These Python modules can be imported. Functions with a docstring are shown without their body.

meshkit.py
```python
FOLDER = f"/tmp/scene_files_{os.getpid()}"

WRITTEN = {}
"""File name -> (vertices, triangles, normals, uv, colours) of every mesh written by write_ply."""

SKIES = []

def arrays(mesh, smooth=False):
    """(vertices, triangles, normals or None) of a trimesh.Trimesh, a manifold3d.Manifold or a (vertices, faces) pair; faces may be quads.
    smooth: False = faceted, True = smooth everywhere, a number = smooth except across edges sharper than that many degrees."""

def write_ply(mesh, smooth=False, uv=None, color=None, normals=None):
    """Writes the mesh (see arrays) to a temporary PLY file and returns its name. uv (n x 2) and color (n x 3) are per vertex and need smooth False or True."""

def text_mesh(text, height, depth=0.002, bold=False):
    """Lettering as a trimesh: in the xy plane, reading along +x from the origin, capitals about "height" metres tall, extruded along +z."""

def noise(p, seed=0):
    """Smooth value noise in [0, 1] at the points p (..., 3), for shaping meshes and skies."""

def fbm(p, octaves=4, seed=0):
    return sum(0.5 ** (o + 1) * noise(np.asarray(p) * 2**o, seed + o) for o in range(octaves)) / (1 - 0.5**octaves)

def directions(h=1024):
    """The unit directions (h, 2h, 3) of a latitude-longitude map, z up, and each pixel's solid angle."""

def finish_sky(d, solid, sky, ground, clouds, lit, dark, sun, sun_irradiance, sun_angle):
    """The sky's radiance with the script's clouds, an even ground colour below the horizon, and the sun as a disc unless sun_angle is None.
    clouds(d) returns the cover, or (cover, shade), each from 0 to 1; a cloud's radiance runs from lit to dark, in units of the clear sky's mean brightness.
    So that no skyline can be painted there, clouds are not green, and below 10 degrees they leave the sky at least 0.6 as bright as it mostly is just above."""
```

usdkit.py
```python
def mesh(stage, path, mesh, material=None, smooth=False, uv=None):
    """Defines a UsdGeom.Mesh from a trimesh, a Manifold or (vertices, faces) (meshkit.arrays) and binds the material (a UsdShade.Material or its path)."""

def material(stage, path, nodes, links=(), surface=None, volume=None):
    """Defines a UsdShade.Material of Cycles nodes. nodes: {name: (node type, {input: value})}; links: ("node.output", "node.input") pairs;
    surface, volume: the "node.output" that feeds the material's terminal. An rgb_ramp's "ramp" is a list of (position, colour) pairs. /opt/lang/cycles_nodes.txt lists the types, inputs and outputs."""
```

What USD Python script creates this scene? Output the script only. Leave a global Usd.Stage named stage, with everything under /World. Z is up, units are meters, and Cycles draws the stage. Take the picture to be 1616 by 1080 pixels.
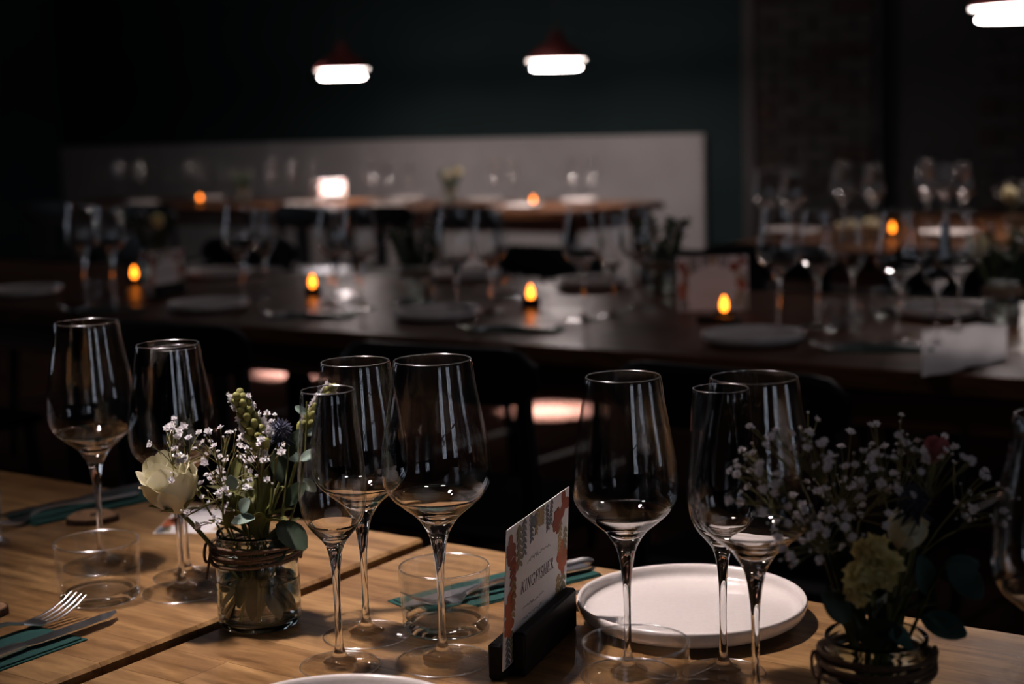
import math, random
import numpy as np, trimesh, usdkit, meshkit
from scipy.interpolate import PchipInterpolator
from shapely.geometry import Polygon, Point, LineString, box as sbox
from shapely import affinity, union_all
from pxr import Usd, UsdGeom, UsdLux, UsdShade, Gf, Sdf, Vt

stage = Usd.Stage.CreateInMemory()
W = UsdGeom.Xform.Define(stage, '/World')
UsdGeom.SetStageUpAxis(stage, 'Z')
PI = math.pi

# ------------------------------------------------------------------ camera
FPX, PITCH, YAW, ROLL, CZ = 2450.0, math.radians(8.13), math.radians(34.5), math.radians(1.65), 1.187
_r0 = np.array([math.cos(YAW), math.sin(YAW), 0.0]); _f0 = np.array([-math.sin(YAW), math.cos(YAW), 0.0]); _z = np.array([0, 0, 1.0])
FWD = _f0 * math.cos(PITCH) - _z * math.sin(PITCH)
_u = _f0 * math.sin(PITCH) + _z * math.cos(PITCH)
RGT = _r0 * math.cos(ROLL) - _u * math.sin(ROLL)
UPV = _u * math.cos(ROLL) + _r0 * math.sin(ROLL)
EYE = np.array([0, 0, CZ])
cam = UsdGeom.Camera.Define(stage, '/World/camera')
m = Gf.Matrix4d(*RGT, 0, *UPV, 0, *(-FWD), 0, *EYE, 1)
cam.AddTransformOp().Set(m)
cam.CreateFocalLengthAttr(50.0)
cam.CreateHorizontalApertureAttr(50.0 * 1616 / FPX)
cam.CreateFStopAttr(4.4)
cam.CreateFocusDistanceAttr(1.27)
cam.CreateExposureAttr(0.0)
cam.CreateClippingRangeAttr(Gf.Vec2f(0.05, 100))
TH = 0.75                                   # table height

# light strengths (radiance of what gives off light)
LAMP = 58.0                                 # pendant diffusers
LAMP_COL = (1.0, 0.85, 0.81)
FLAME = 9.0
WINDOW = 1.8
SPOT_TABLE, SPOT_FLOOR, SPOT_CARD = 3050.0, 330000.0, 26000.0   # ceiling spotlights


def px(x, y, h=TH):
    "the point at height h where the view line of a pixel of the photograph meets that level"
    d = FWD + RGT * (x - 808) / FPX - UPV * (y - 540) / FPX
    return EYE + d * (h - CZ) / d[2]


def col(x, Y, h=TH):
    "the point at height h and room depth Y that shows in picture column x"
    lo, hi = -12.0, 4.0
    for _ in range(50):
        mid = (lo + hi) / 2
        d = np.array([mid, Y, h]) - EYE
        if 808 + FPX * d @ RGT / (d @ FWD) < x: lo = mid
        else: hi = mid
    return np.array([mid, Y, h])


ordn = ['first', 'second', 'third', 'fourth', 'fifth', 'sixth', 'seventh', 'eighth']
# ------------------------------------------------------------------ scene helpers
_names = {}


def numbered(parent, name):
    k = _names.get((parent, name), -1) + 1
    _names[(parent, name)] = k
    return name if k == 0 else f'{name}_{k:03d}'


def tag(prim, label=None, cat=None, group=None, kind=None):
    for k, v in (('label', label), ('category', cat), ('group', group), ('kind', kind)):
        if v: prim.SetCustomDataByKey(k, v)
    return prim


def thing(name, label, cat, loc=(0, 0, 0), rotz=0.0, group=None, kind=None):
    x = UsdGeom.Xform.Define(stage, '/World/' + numbered('/World', name))
    x.AddTranslateOp().Set(Gf.Vec3d(*map(float, loc))); x.AddRotateZOp().Set(float(math.degrees(rotz)))
    return tag(x.GetPrim(), label, cat, group, kind)


def part(name, mesh, mat, parent=None, smooth=30, label=None, kind=None):
    base = str(parent.GetPath()) if parent is not None else '/World'
    path = base + '/' + numbered(base, name)
    if isinstance(mesh, tuple) and len(mesh) == 3:
        v, f, n = mesh
        g = usdkit.mesh(stage, path, (v, f), M[mat])
        g.CreateNormalsAttr(Vt.Vec3fArray.FromNumpy(np.asarray(n, np.float32))); g.SetNormalsInterpolation('vertex')
    else:
        g = usdkit.mesh(stage, path, mesh, M[mat], smooth=smooth)
    return tag(g.GetPrim(), label, kind=kind)


def dup(root, loc, rotz=0.0, label=None, group=None, name=None):
    r = thing(name or root.GetName().rstrip('0123456789').rstrip('_'), label, root.GetCustomDataByKey('category'), loc, rotz, group or root.GetCustomDataByKey('group'))
    r.GetReferences().AddInternalReference(root.GetPath()); r.SetInstanceable(True)
    return r


# ------------------------------------------------------------------ mesh helpers
cat = trimesh.util.concatenate


def bx(x0, x1, y0, y1, z0, z1):
    b = trimesh.creation.box([x1 - x0, y1 - y0, z1 - z0]); b.apply_translation([(x0 + x1) / 2, (y0 + y1) / 2, (z0 + z1) / 2]); return b


def bev(x0, x1, y0, y1, z0, z1, r=0.004):
    "box with chamfered edges"
    pts = []
    for sx in (x0, x1):
        for sy in (y0, y1):
            for sz in (z0, z1):
                dx, dy, dz = (r if sx == x0 else -r), (r if sy == y0 else -r), (r if sz == z0 else -r)
                pts += [(sx + dx, sy + dy, sz), (sx + dx, sy, sz + dz), (sx, sy + dy, sz + dz)]
    return trimesh.convex.convex_hull(np.array(pts))


def dense(pts, n):
    p = np.asarray(pts, float)
    t = np.concatenate([[0], np.cumsum(np.linalg.norm(np.diff(p, axis=0), axis=1))])
    s = np.linspace(0, t[-1], n)
    return np.stack([PchipInterpolator(t, p[:, 0])(s), PchipInterpolator(t, p[:, 1])(s)], 1)


def lathe(profile, n=48, close=False):
    "profile (r, z) traversed bottom-outside-top-inside; returns (v, f, normals) with smooth normals; rows can be cut with rows()"
    p = np.asarray(profile, float)
    t = np.gradient(p, axis=0)
    nr, nz = t[:, 1], -t[:, 0]
    L = np.hypot(nr, nz) + 1e-12; nr, nz = nr / L, nz / L
    a = np.arange(n) * 2 * PI / n
    v = np.stack([p[:, 0, None] * np.cos(a), p[:, 0, None] * np.sin(a), np.repeat(p[:, 1, None], n, 1)], -1)
    nn = np.stack([nr[:, None] * np.cos(a), nr[:, None] * np.sin(a), np.repeat(nz[:, None], n, 1)], -1)
    return v, nn


def rows(vn, i0, i1):
    v, nn = vn
    n = v.shape[1]
    V, N = v[i0:i1], nn[i0:i1]
    k = len(V)
    i, j = np.meshgrid(np.arange(k - 1), np.arange(n), indexing='ij')
    q = np.stack([i * n + j, i * n + (j + 1) % n, (i + 1) * n + (j + 1) % n, (i + 1) * n + j], -1).reshape(-1, 4)
    f = np.vstack([q[:, [0, 1, 2]], q[:, [0, 2, 3]]])
    V2 = V.reshape(-1, 3)
    ar = np.linalg.norm(np.cross(V2[f[:, 1]] - V2[f[:, 0]], V2[f[:, 2]] - V2[f[:, 0]]), axis=1)
    return V2, f[ar > 1e-13], N.reshape(-1, 3)


def tri(vfn):
    return trimesh.Trimesh(vfn[0], vfn[1], process=False)


def tube(points, radii, sides=6, caps=True):
    p = np.asarray(points, float)
    t = np.gradient(p, axis=0); t /= np.linalg.norm(t, axis=1, keepdims=True) + 1e-12
    ref = np.array([0, 0, 1.0]) if abs(t[0, 2]) < 0.9 else np.array([1.0, 0, 0])
    A = []
    a = np.cross(t[0], ref); a /= np.linalg.norm(a)
    for i in range(len(p)):
        a = a - t[i] * (a @ t[i]); a /= np.linalg.norm(a) + 1e-12
        A.append(a)
    A = np.array(A); B = np.cross(t, A)
    ang = np.arange(sides) * 2 * PI / sides
    r = np.broadcast_to(radii, (len(p),))[:, None, None]
    v = (p[:, None] + r * (np.cos(ang)[None, :, None] * A[:, None] + np.sin(ang)[None, :, None] * B[:, None])).reshape(-1, 3)
    i, j = np.meshgrid(np.arange(len(p) - 1), np.arange(sides), indexing='ij')
    q = np.stack([i * sides + j, i * sides + (j + 1) % sides, (i + 1) * sides + (j + 1) % sides, (i + 1) * sides + j], -1).reshape(-1, 4)
    f = [q[:, [0, 1, 2]], q[:, [0, 2, 3]]]
    if caps:
        e = (len(p) - 1) * sides
        f.append(np.array([[0, k + 1, k] for k in range(1, sides - 1)])); f.append(np.array([[e, e + k, e + k + 1] for k in range(1, sides - 1)]))
    return trimesh.Trimesh(v, np.vstack(f), process=False)


def ribbon(points, widths, thick, across=(0, 1, 0)):
    "bar of rectangular section along points"
    p = np.asarray(points, float); w = np.broadcast_to(widths, (len(p),)); th = np.broadcast_to(thick, (len(p),))
    t = np.gradient(p, axis=0); t /= np.linalg.norm(t, axis=1, keepdims=True)
    a = np.asarray(across, float); b = np.cross(t, a); b /= np.linalg.norm(b, axis=1, keepdims=True)
    sec = [(-.5, -.25), (-.3, -.5), (.3, -.5), (.5, -.25), (.5, .25), (.3, .5), (-.3, .5), (-.5, .25)]
    v = np.stack([p + a * (w * s)[:, None] + b * (th * q)[:, None] for s, q in sec], 1).reshape(-1, 3)
    n = 8
    i, j = np.meshgrid(np.arange(len(p) - 1), np.arange(n), indexing='ij')
    q = np.stack([i * n + j, i * n + (j + 1) % n, (i + 1) * n + (j + 1) % n, (i + 1) * n + j], -1).reshape(-1, 4)
    e = (len(p) - 1) * n
    f = np.vstack([q[:, [0, 1, 2]], q[:, [0, 2, 3]], [[0, k + 1, k] for k in range(1, n - 1)], [[e, e + k, e + k + 1] for k in range(1, n - 1)]])
    mm = trimesh.Trimesh(v, f, process=False); mm.fix_normals(); return mm


def ball(c, r, sub=1):
    s = trimesh.creation.icosphere(sub, 1.0); s.apply_scale(r if np.ndim(r) else [r] * 3); s.apply_translation(c); return s


def extr(poly, h, z=0.0):
    gs = getattr(poly, 'geoms', [poly])
    ms = [trimesh.creation.extrude_polygon(g, h, engine='earcut') for g in gs if g.area > 1e-10]
    mm = cat(ms); mm.apply_translation([0, 0, z]); return mm


# ------------------------------------------------------------------ materials
M = {}
stage.DefinePrim('/World/Looks', 'Scope')


def mat(name, nodes, links=(), surface='p.BSDF'):
    M[name] = usdkit.material(stage, '/World/Looks/' + name, nodes, links, surface=surface)


def plain(name, color, rough=0.5, metallic=0.0, **kw):
    mat(name, {'p': ('principled_bsdf', {'base_color': color, 'roughness': rough, 'metallic': metallic, **kw})})


def mottled(name, c0, c1, scale, rough=0.5, bump=0.0, **kw):
    nodes = {'g': ('geometry', {}), 'n': ('noise_texture', {'scale': scale, 'detail': 4.0}), 'r': ('rgb_ramp', {'ramp': [(.3, c0), (.7, c1)]}), 'p': ('principled_bsdf', {'roughness': rough, **kw})}
    links = [('g.position', 'n.vector'), ('n.fac', 'r.fac'), ('r.color', 'p.base_color')]
    if bump:
        nodes['b'] = ('bump', {'strength': bump, 'distance': 0.002}); links += [('n.fac', 'b.height'), ('b.normal', 'p.normal')]
    mat(name, nodes, links)


def wood(name, c0, c1, along, rough, stave=(0.45, 0.055), tint=.25, spec=.45):
    "glued staves with grain; along = axis of the grain"
    rot = (0, 0, 0) if along == 'x' else (0, 0, PI / 2)
    nodes = {'g': ('geometry', {}), 'mp': ('mapping', {'rotation': rot}),
             'mg': ('mapping', {'scale': (2.2, 15.0, 15.0)}),
             'n': ('noise_texture', {'scale': 2.2, 'detail': 6.0, 'roughness': .62, 'distortion': .9}),
             'n2': ('noise_texture', {'scale': 9.0, 'detail': 3.0}),
             'r': ('rgb_ramp', {'ramp': [(.32, c0), (.5, tuple((a + b) / 2 for a, b in zip(c0, c1))), (.68, c1)]}),
             'br': ('brick_texture', {'color1': (1, 1, 1), 'color2': (1 - tint, 1 - tint * 1.2, 1 - tint * 1.4), 'mortar': (.45, .4, .38), 'scale': 1.0, 'mortar_size': .0005, 'brick_width': stave[0], 'row_height': stave[1], 'bias': 0.0}),
             'mx': ('mix_color', {'blend_type': 'multiply', 'fac': 1.0}), 'n3': ('noise_texture', {'scale': 5.5, 'detail': 3.0, 'roughness': .6}), 'r3': ('rgb_ramp', {'ramp': [(.34, (.62, .58, .55)), (.58, (1, 1, 1))]}), 'm3': ('mix_color', {'blend_type': 'multiply', 'fac': .85}),
             'rr': ('map_range', {'from_min': .3, 'from_max': .7, 'to_min': rough - .07, 'to_max': rough + .1}),
             'b': ('bump', {'strength': .12, 'distance': .001}),
             'p': ('principled_bsdf', {'specular_ior_level': spec})}
    links = [('g.position', 'mp.vector'), ('mp.vector', 'mg.vector'), ('mg.vector', 'n.vector'), ('mp.vector', 'br.vector'), ('g.position', 'n2.vector'), ('n.fac', 'r.fac'), ('r.color', 'mx.a'), ('br.color', 'mx.b'), ('mg.vector', 'n3.vector'), ('n3.fac', 'r3.fac'), ('mx.result', 'm3.a'), ('r3.color', 'm3.b'), ('m3.result', 'p.base_color'),
             ('n2.fac', 'rr.value'), ('rr.result', 'p.roughness'), ('n.fac', 'b.height'), ('b.normal', 'p.normal')]
    mat(name, nodes, links)


def glow(name, color, strength):
    mat(name, {'e': ('emission', {'color': color, 'strength': strength})}, surface='e.emission')


def leafy(name, c, trans=.35, rough=.5, c2=None):
    c2 = c2 or tuple(x * .65 for x in c)
    mat(name, {'g': ('geometry', {}), 'n': ('noise_texture', {'scale': 60.0, 'detail': 3.0}), 'r': ('rgb_ramp', {'ramp': [(.3, c2), (.65, c)]}),
               'p': ('principled_bsdf', {'roughness': rough}), 't': ('translucent_bsdf', {}), 'm': ('mix_closure', {'fac': trans})},
        [('g.position', 'n.vector'), ('n.fac', 'r.fac'), ('r.color', 'p.base_color'), ('r.color', 't.color'), ('p.BSDF', 'm.closure1'), ('t.BSDF', 'm.closure2')], surface='m.closure')


mat('glass', {'p': ('principled_bsdf', {'base_color': (1, 1, 1), 'roughness': 0.0, 'ior': 1.5, 'transmission_weight': 1.0})})
def pane(name, tint, gain=.96, low=.04):
    "thin clear wall: straight see-through, mirror-like towards grazing angles"
    mat(name, {'f': ('layer_weight', {'blend': .5}), 'pw': ('math', {'math_type': 'power', 'value2': 5.0}), 'ma': ('math', {'math_type': 'multiply_add', 'value2': gain, 'value3': low}), 'g': ('glossy_bsdf', {'color': (1, 1, 1), 'roughness': 0.0}), 't': ('transparent_bsdf', {'color': tint}), 'm': ('mix_closure', {})},
        [('f.facing', 'pw.value1'), ('pw.value', 'ma.value1'), ('ma.value', 'm.fac'), ('t.BSDF', 'm.closure1'), ('g.BSDF', 'm.closure2')], surface='m.closure')


pane('thin_glass', (.99, .99, .99), .95, .052)
mat('rim_glass', {'g': ('glossy_bsdf', {'color': (1, 1, 1), 'roughness': .22}), 't': ('transparent_bsdf', {'color': (.97, .97, .97)}), 'm': ('mix_closure', {'fac': .26})}, [('t.BSDF', 'm.closure1'), ('g.BSDF', 'm.closure2')], surface='m.closure')
pane('wall_glass', (.975, .98, .98), .93, .065)
mat('foot_glass', {'p': ('principled_bsdf', {'base_color': (1, 1, 1), 'roughness': 0.0, 'ior': 1.5, 'transmission_weight': 1.0}), 't': ('transparent_bsdf', {'color': (.98, .98, .98)}), 'm': ('mix_closure', {'fac': .15})}, [('p.BSDF', 'm.closure1'), ('t.BSDF', 'm.closure2')], surface='m.closure')
mat('jar_glass', {'p': ('principled_bsdf', {'base_color': (.93, 1, .97), 'roughness': 0.0, 'ior': 1.5, 'transmission_weight': 1.0})})
mat('water', {'p': ('principled_bsdf', {'base_color': (.97, 1, .98), 'roughness': 0.0, 'ior': 1.33, 'transmission_weight': 1.0})})
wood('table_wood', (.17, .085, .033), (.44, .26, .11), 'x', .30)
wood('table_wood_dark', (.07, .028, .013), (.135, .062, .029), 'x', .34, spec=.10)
wood('floor_wood', (.022, .0115, .009), (.045, .026, .022), 'x', .6, stave=(1.4, .14), tint=.35, spec=.0)
plain('table_edge_dark', (.10, .032, .014), .5)
plain('black_metal', (.012, .012, .013), .4)
plain('chair_black', (.004, .004, .0045), .45, specular_ior_level=.25)
plain('holder_black', (.005, .005, .005), .6, specular_ior_level=.15)
mottled('ceramic', (.60, .55, .515), (.635, .58, .545), 300, .2, 0.0, coat_weight=.5)
plain('steel', (.70, .69, .69), .24, 1.0)
mottled('napkin_teal', (.0, .034, .028), (.0, .046, .038), 220, .9, .15)
mottled('card_paper', (.72, .69, .68), (.76, .73, .72), 300, .75)
plain('ink_grey', (.10, .09, .09), .8)
plain('ink_faint', (.40, .38, .37), .8)
plain('print_orange', (.42, .10, .035), .8)
plain('print_rust', (.26, .055, .025), .8)
plain('print_ochre', (.36, .24, .10), .8)
plain('print_slate', (.12, .13, .15), .8)
plain('print_olive', (.20, .17, .09), .8)
mottled('twine_brown', (.08, .045, .026), (.17, .10, .055), 900, .95, .4)
mottled('slice_wood', (.22, .115, .05), (.32, .17, .08), 160, .7)
mottled('bark', (.03, .018, .012), (.09, .05, .03), 300, .95, .5)
plain('burnt_mark', (.03, .018, .012), .9)
leafy('stem_green', (.15, .155, .035), .15, .6)
leafy('bud_green', (.34, .33, .09), .15, .6)
leafy('stem_dry', (.20, .18, .06), .15, .7)
leafy('leaf_eucalyptus', (.30, .40, .33), .25, .55, (.20, .29, .24))
leafy('leaf_dark', (.045, .075, .04), .25, .5)
leafy('leaf_teal', (.05, .12, .10), .25, .5)
leafy('petal_white', (.86, .83, .85), .3, .7, (.74, .70, .72))
leafy('petal_cream', (.84, .80, .60), .3, .6, (.78, .72, .48))
leafy('petal_yellow', (.88, .80, .40), .35, .7, (.78, .66, .28))
leafy('petal_pink', (.50, .16, .17), .3, .7)
leafy('thistle_blue', (.055, .06, .10), .05, .8)
mottled('wall_green', (.007, .0165, .0175), (.010, .020, .0215), 3, .85, specular_ior_level=.2)
mottled('wall_white', (.25, .235, .235), (.29, .275, .275), 4, .7)
plain('ceiling_dark', (.012, .012, .013), .9)
plain('wall_dark', (.02, .02, .022), .9)
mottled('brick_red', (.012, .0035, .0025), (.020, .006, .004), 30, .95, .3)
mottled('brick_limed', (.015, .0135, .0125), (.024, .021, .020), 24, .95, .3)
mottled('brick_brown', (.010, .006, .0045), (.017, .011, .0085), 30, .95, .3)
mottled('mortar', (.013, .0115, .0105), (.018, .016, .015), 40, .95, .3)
mottled('plaster_grey', (.030, .027, .026), (.036, .033, .032), 12, .9)
plain('door_black', (.006, .006, .006), .8)
mottled('shade_red', (.045, .006, .005), (.06, .009, .007), 20, .6, specular_ior_level=.2)
plain('shade_white', (.8, .78, .74), .6)
glow('lamp_glow', LAMP_COL, LAMP)
glow('flame_glow', (1.0, .22, .014), FLAME)
glow('window_glow', (.75, .83, 1.0), WINDOW)
glow('spot_glow', (1.0, .86, .90), 280.0)
mottled('linen_white', (.55, .53, .53), (.62, .60, .60), 300, .9)
mottled('basket_tan', (.30, .19, .10), (.42, .28, .15), 120, .85)

# ------------------------------------------------------------------ the room
YW, XL, XR, YF, ZC = 7.75, -9.35, 4.2, -4.0, 3.1


def struct(name, mesh, mt, label=None, parent=None):
    p = part(name, mesh, mt, parent, smooth=False, label=label)
    if parent is None: p.SetCustomDataByKey('kind', 'structure')
    return p


struct('floor', bx(XL, XR, YF, YW, -.1, 0), 'floor_wood', 'dark reddish brown timber floor between the rows of tables')
struct('ceiling', bx(XL, XR, YF, YW, ZC, ZC + .1), 'ceiling_dark', 'unlit black ceiling')
WL = [(.6, 1.7), (3.2, 4.2)]
yl = [YF] + [q for w_ in WL for q in w_] + [YW]
struct('wall_left', cat([bx(XL - .1, XL, yl[i], yl[i + 1], 0, ZC) for i in (0, 2, 4)] + [bx(XL - .1, XL, a, b, 0, .8) for a, b in WL] + [bx(XL - .1, XL, a, b, 2.6, ZC) for a, b in WL]), 'wall_green', 'dark green side wall at the far left')
struct('wall_front', bx(XL, XR, YF - .1, YF, 0, ZC), 'wall_dark', 'dark wall behind the photographer')
XB = -3.75                                                    # where the green wall ends and the brick begins
XD0, XD1 = -3.02, -2.47
struct('wall_back', bx(XL, XB, YW, YW + .1, 0, ZC), 'wall_green', 'dark green rear wall behind the pendant lamps')
struct('trim_1', bev(XL + .02, XB - .235, YW - .035, YW, 0, 1.085, .006), 'wall_white', 'white wainscot panel along the green rear wall')
wr = thing('wall_brick', 'whitewashed brick rear wall right of the green wall', None, (0, 0, 0)); wr.SetCustomDataByKey('kind', 'structure')
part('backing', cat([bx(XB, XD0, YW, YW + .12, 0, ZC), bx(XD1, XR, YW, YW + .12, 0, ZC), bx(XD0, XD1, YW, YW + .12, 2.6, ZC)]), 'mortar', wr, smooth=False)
part('corner_strip', bx(XB, XB + .07, YW - .03, YW, 0, ZC), 'plaster_grey', wr, smooth=False)
rb = random.Random(4)
z = .16; k = 0
while z < 2.15:
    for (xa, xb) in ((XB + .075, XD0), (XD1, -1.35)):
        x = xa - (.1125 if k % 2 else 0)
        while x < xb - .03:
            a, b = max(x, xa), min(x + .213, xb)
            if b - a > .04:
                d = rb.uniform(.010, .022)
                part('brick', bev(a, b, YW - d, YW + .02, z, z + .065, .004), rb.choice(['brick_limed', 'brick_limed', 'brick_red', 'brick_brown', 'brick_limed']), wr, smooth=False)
            x += .225
    z += .0765; k += 1
dr = thing('door_1', 'black door recessed in the brick wall', None, (0, 0, 0)); dr.SetCustomDataByKey('kind', 'structure')
part('door_leaf', bev(XD0, XD1, YW + .06, YW + .1, 0, 2.6, .003), 'door_black', dr, smooth=False)
part('door_frame', cat([bx(XD0, XD0 + .04, YW + .0, YW + .1, 0, 2.6), bx(XD1 - .04, XD1, YW, YW + .1, 0, 2.6)]), 'door_black', dr, smooth=False)
# right wall with two tall evening windows (seen only as streaks in the glasses)
WN = [(-2.9, -1.8), (-.3, .6), (3.0, 3.9)]
ys = [YF] + [q for w_ in WN for q in w_] + [YW]
struct('wall_right', cat([bx(XR, XR + .1, ys[i], ys[i + 1], 0, ZC) for i in (0, 2, 4, 6)] + [bx(XR, XR + .1, a, b, 0, .8) for a, b in WN] + [bx(XR, XR + .1, a, b, 2.6, ZC) for a, b in WN]), 'wall_dark', 'dark wall on the right side of the room')
for i, (a, b, X, sg, lb) in enumerate([(a, b, XR, 1, q) for (a, b), q in zip(WN, ('right wall, nearest the front', 'right wall, second from the front', 'right wall, third from the front'))] + [(a, b, XL, -1, q) for (a, b), q in zip(WL, ('left wall, nearer the front', 'left wall, nearer the rear'))]):
    w_ = thing(f'window_{i+1}', f'tall dusk-blue window in the {lb}', None); w_.SetCustomDataByKey('kind', 'structure')
    g = lambda p, q, y0, y1, z0, z1: bx(min(X + sg * p, X + sg * q), max(X + sg * p, X + sg * q), y0, y1, z0, z1)
    for q in range(3):
        pw = (b - a) / 3
        part('pane', g(.05, .06, a + q * pw + .05, a + (q + 1) * pw - .05, .8, 2.6), 'window_glow', w_, smooth=False)
    part('window_frame', cat([g(0, .05, a, a + .05, .8, 2.6), g(0, .05, b - .05, b, .8, 2.6), g(0, .05, a, b, 1.68, 1.72), g(0, .05, a + (b - a) / 3 - .05, a + (b - a) / 3 + .05, .8, 2.6), g(0, .05, b - (b - a) / 3 - .05, b - (b - a) / 3 + .05, .8, 2.6)]), 'wall_dark', w_, smooth=False)


# ------------------------------------------------------------------ tables
def table(name_label, x0, x1, y0, y1, wm, group=None, label=None):
    cx, cy = (x0 + x1) / 2, (y0 + y1) / 2
    t = thing('dining_table', label, 'table', (cx, cy, 0), 0, group)
    hx, hy = (x1 - x0) / 2, (y1 - y0) / 2
    part('tabletop', bev(-hx, hx, -hy, hy, TH - .038, TH, .003), wm, t, smooth=False)
    part('apron', cat([bx(-hx + .06, hx - .06, -hy + .05, -hy + .075, TH - .11, TH - .038), bx(-hx + .06, hx - .06, hy - .075, hy - .05, TH - .11, TH - .038), bx(-hx + .06, -hx + .085, -hy + .05, hy - .05, TH - .11, TH - .038), bx(hx - .085, hx - .06, -hy + .05, hy - .05, TH - .11, TH - .038)]), 'table_edge_dark', t, smooth=False)
    for sx in (-1, 1):
        for sy in (-1, 1):
            X, Y = sx * (hx - .10), sy * (hy - .09)
            part('leg', bev(X - .03, X + .03, Y - .03, Y + .03, 0, TH - .038, .004), 'black_metal', t, smooth=False)
    return t


GAP = 0.010
SX = -0.980
table('', SX - 1.75, SX - GAP, .38, 1.265, 'table_wood', label='light wooden dining table in the foreground, left of the dark gap')
table('', SX + GAP, SX + 1.77, .38, 1.265, 'table_wood', label='light wooden dining table in the foreground, right of the dark gap, under the name card')
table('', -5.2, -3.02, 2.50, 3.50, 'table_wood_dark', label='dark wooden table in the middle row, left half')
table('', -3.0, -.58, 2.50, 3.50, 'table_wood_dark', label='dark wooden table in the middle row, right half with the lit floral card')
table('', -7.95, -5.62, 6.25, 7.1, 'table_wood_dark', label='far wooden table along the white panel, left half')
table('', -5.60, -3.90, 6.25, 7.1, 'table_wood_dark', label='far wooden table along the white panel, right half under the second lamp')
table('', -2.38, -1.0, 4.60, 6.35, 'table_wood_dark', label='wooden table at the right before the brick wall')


# ------------------------------------------------------------------ pendant lamps
def pendant(X, Y, zb, label):
    t = thing('pendant_lamp', label, 'lamp', (X, Y, zb), 0, 'red cone pendant lamps')
    sh = dense([(.150, .052), (.148, .056), (.112, .095), (.035, .165), (.026, .20), (.0, .203)], 26)
    inn = sh[::-1][3:] - [0.004, .003]
    vn = lathe(np.vstack([sh[:1] - [.003, 0], sh]), 40)
    part('lamp_shade', rows(vn, 0, 99), 'shade_red', t)
    iv = lathe(np.vstack([[(0, .195)], np.maximum(inn, 0)]), 40)
    part('shade_lining', rows(iv, 0, 99), 'shade_white', t)
    part('diffuser', rows(lathe(dense([(0, .006), (.116, .007), (.122, .010), (.122, .015), (.116, .018), (.075, .021), (.045, .033), (0, .037)], 34), 40), 0, 99), 'lamp_glow', t)
    part('cord', tube([(0, 0, .2), (0, 0, ZC - zb)], .004, 6), 'black_metal', t)
    return t


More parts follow.
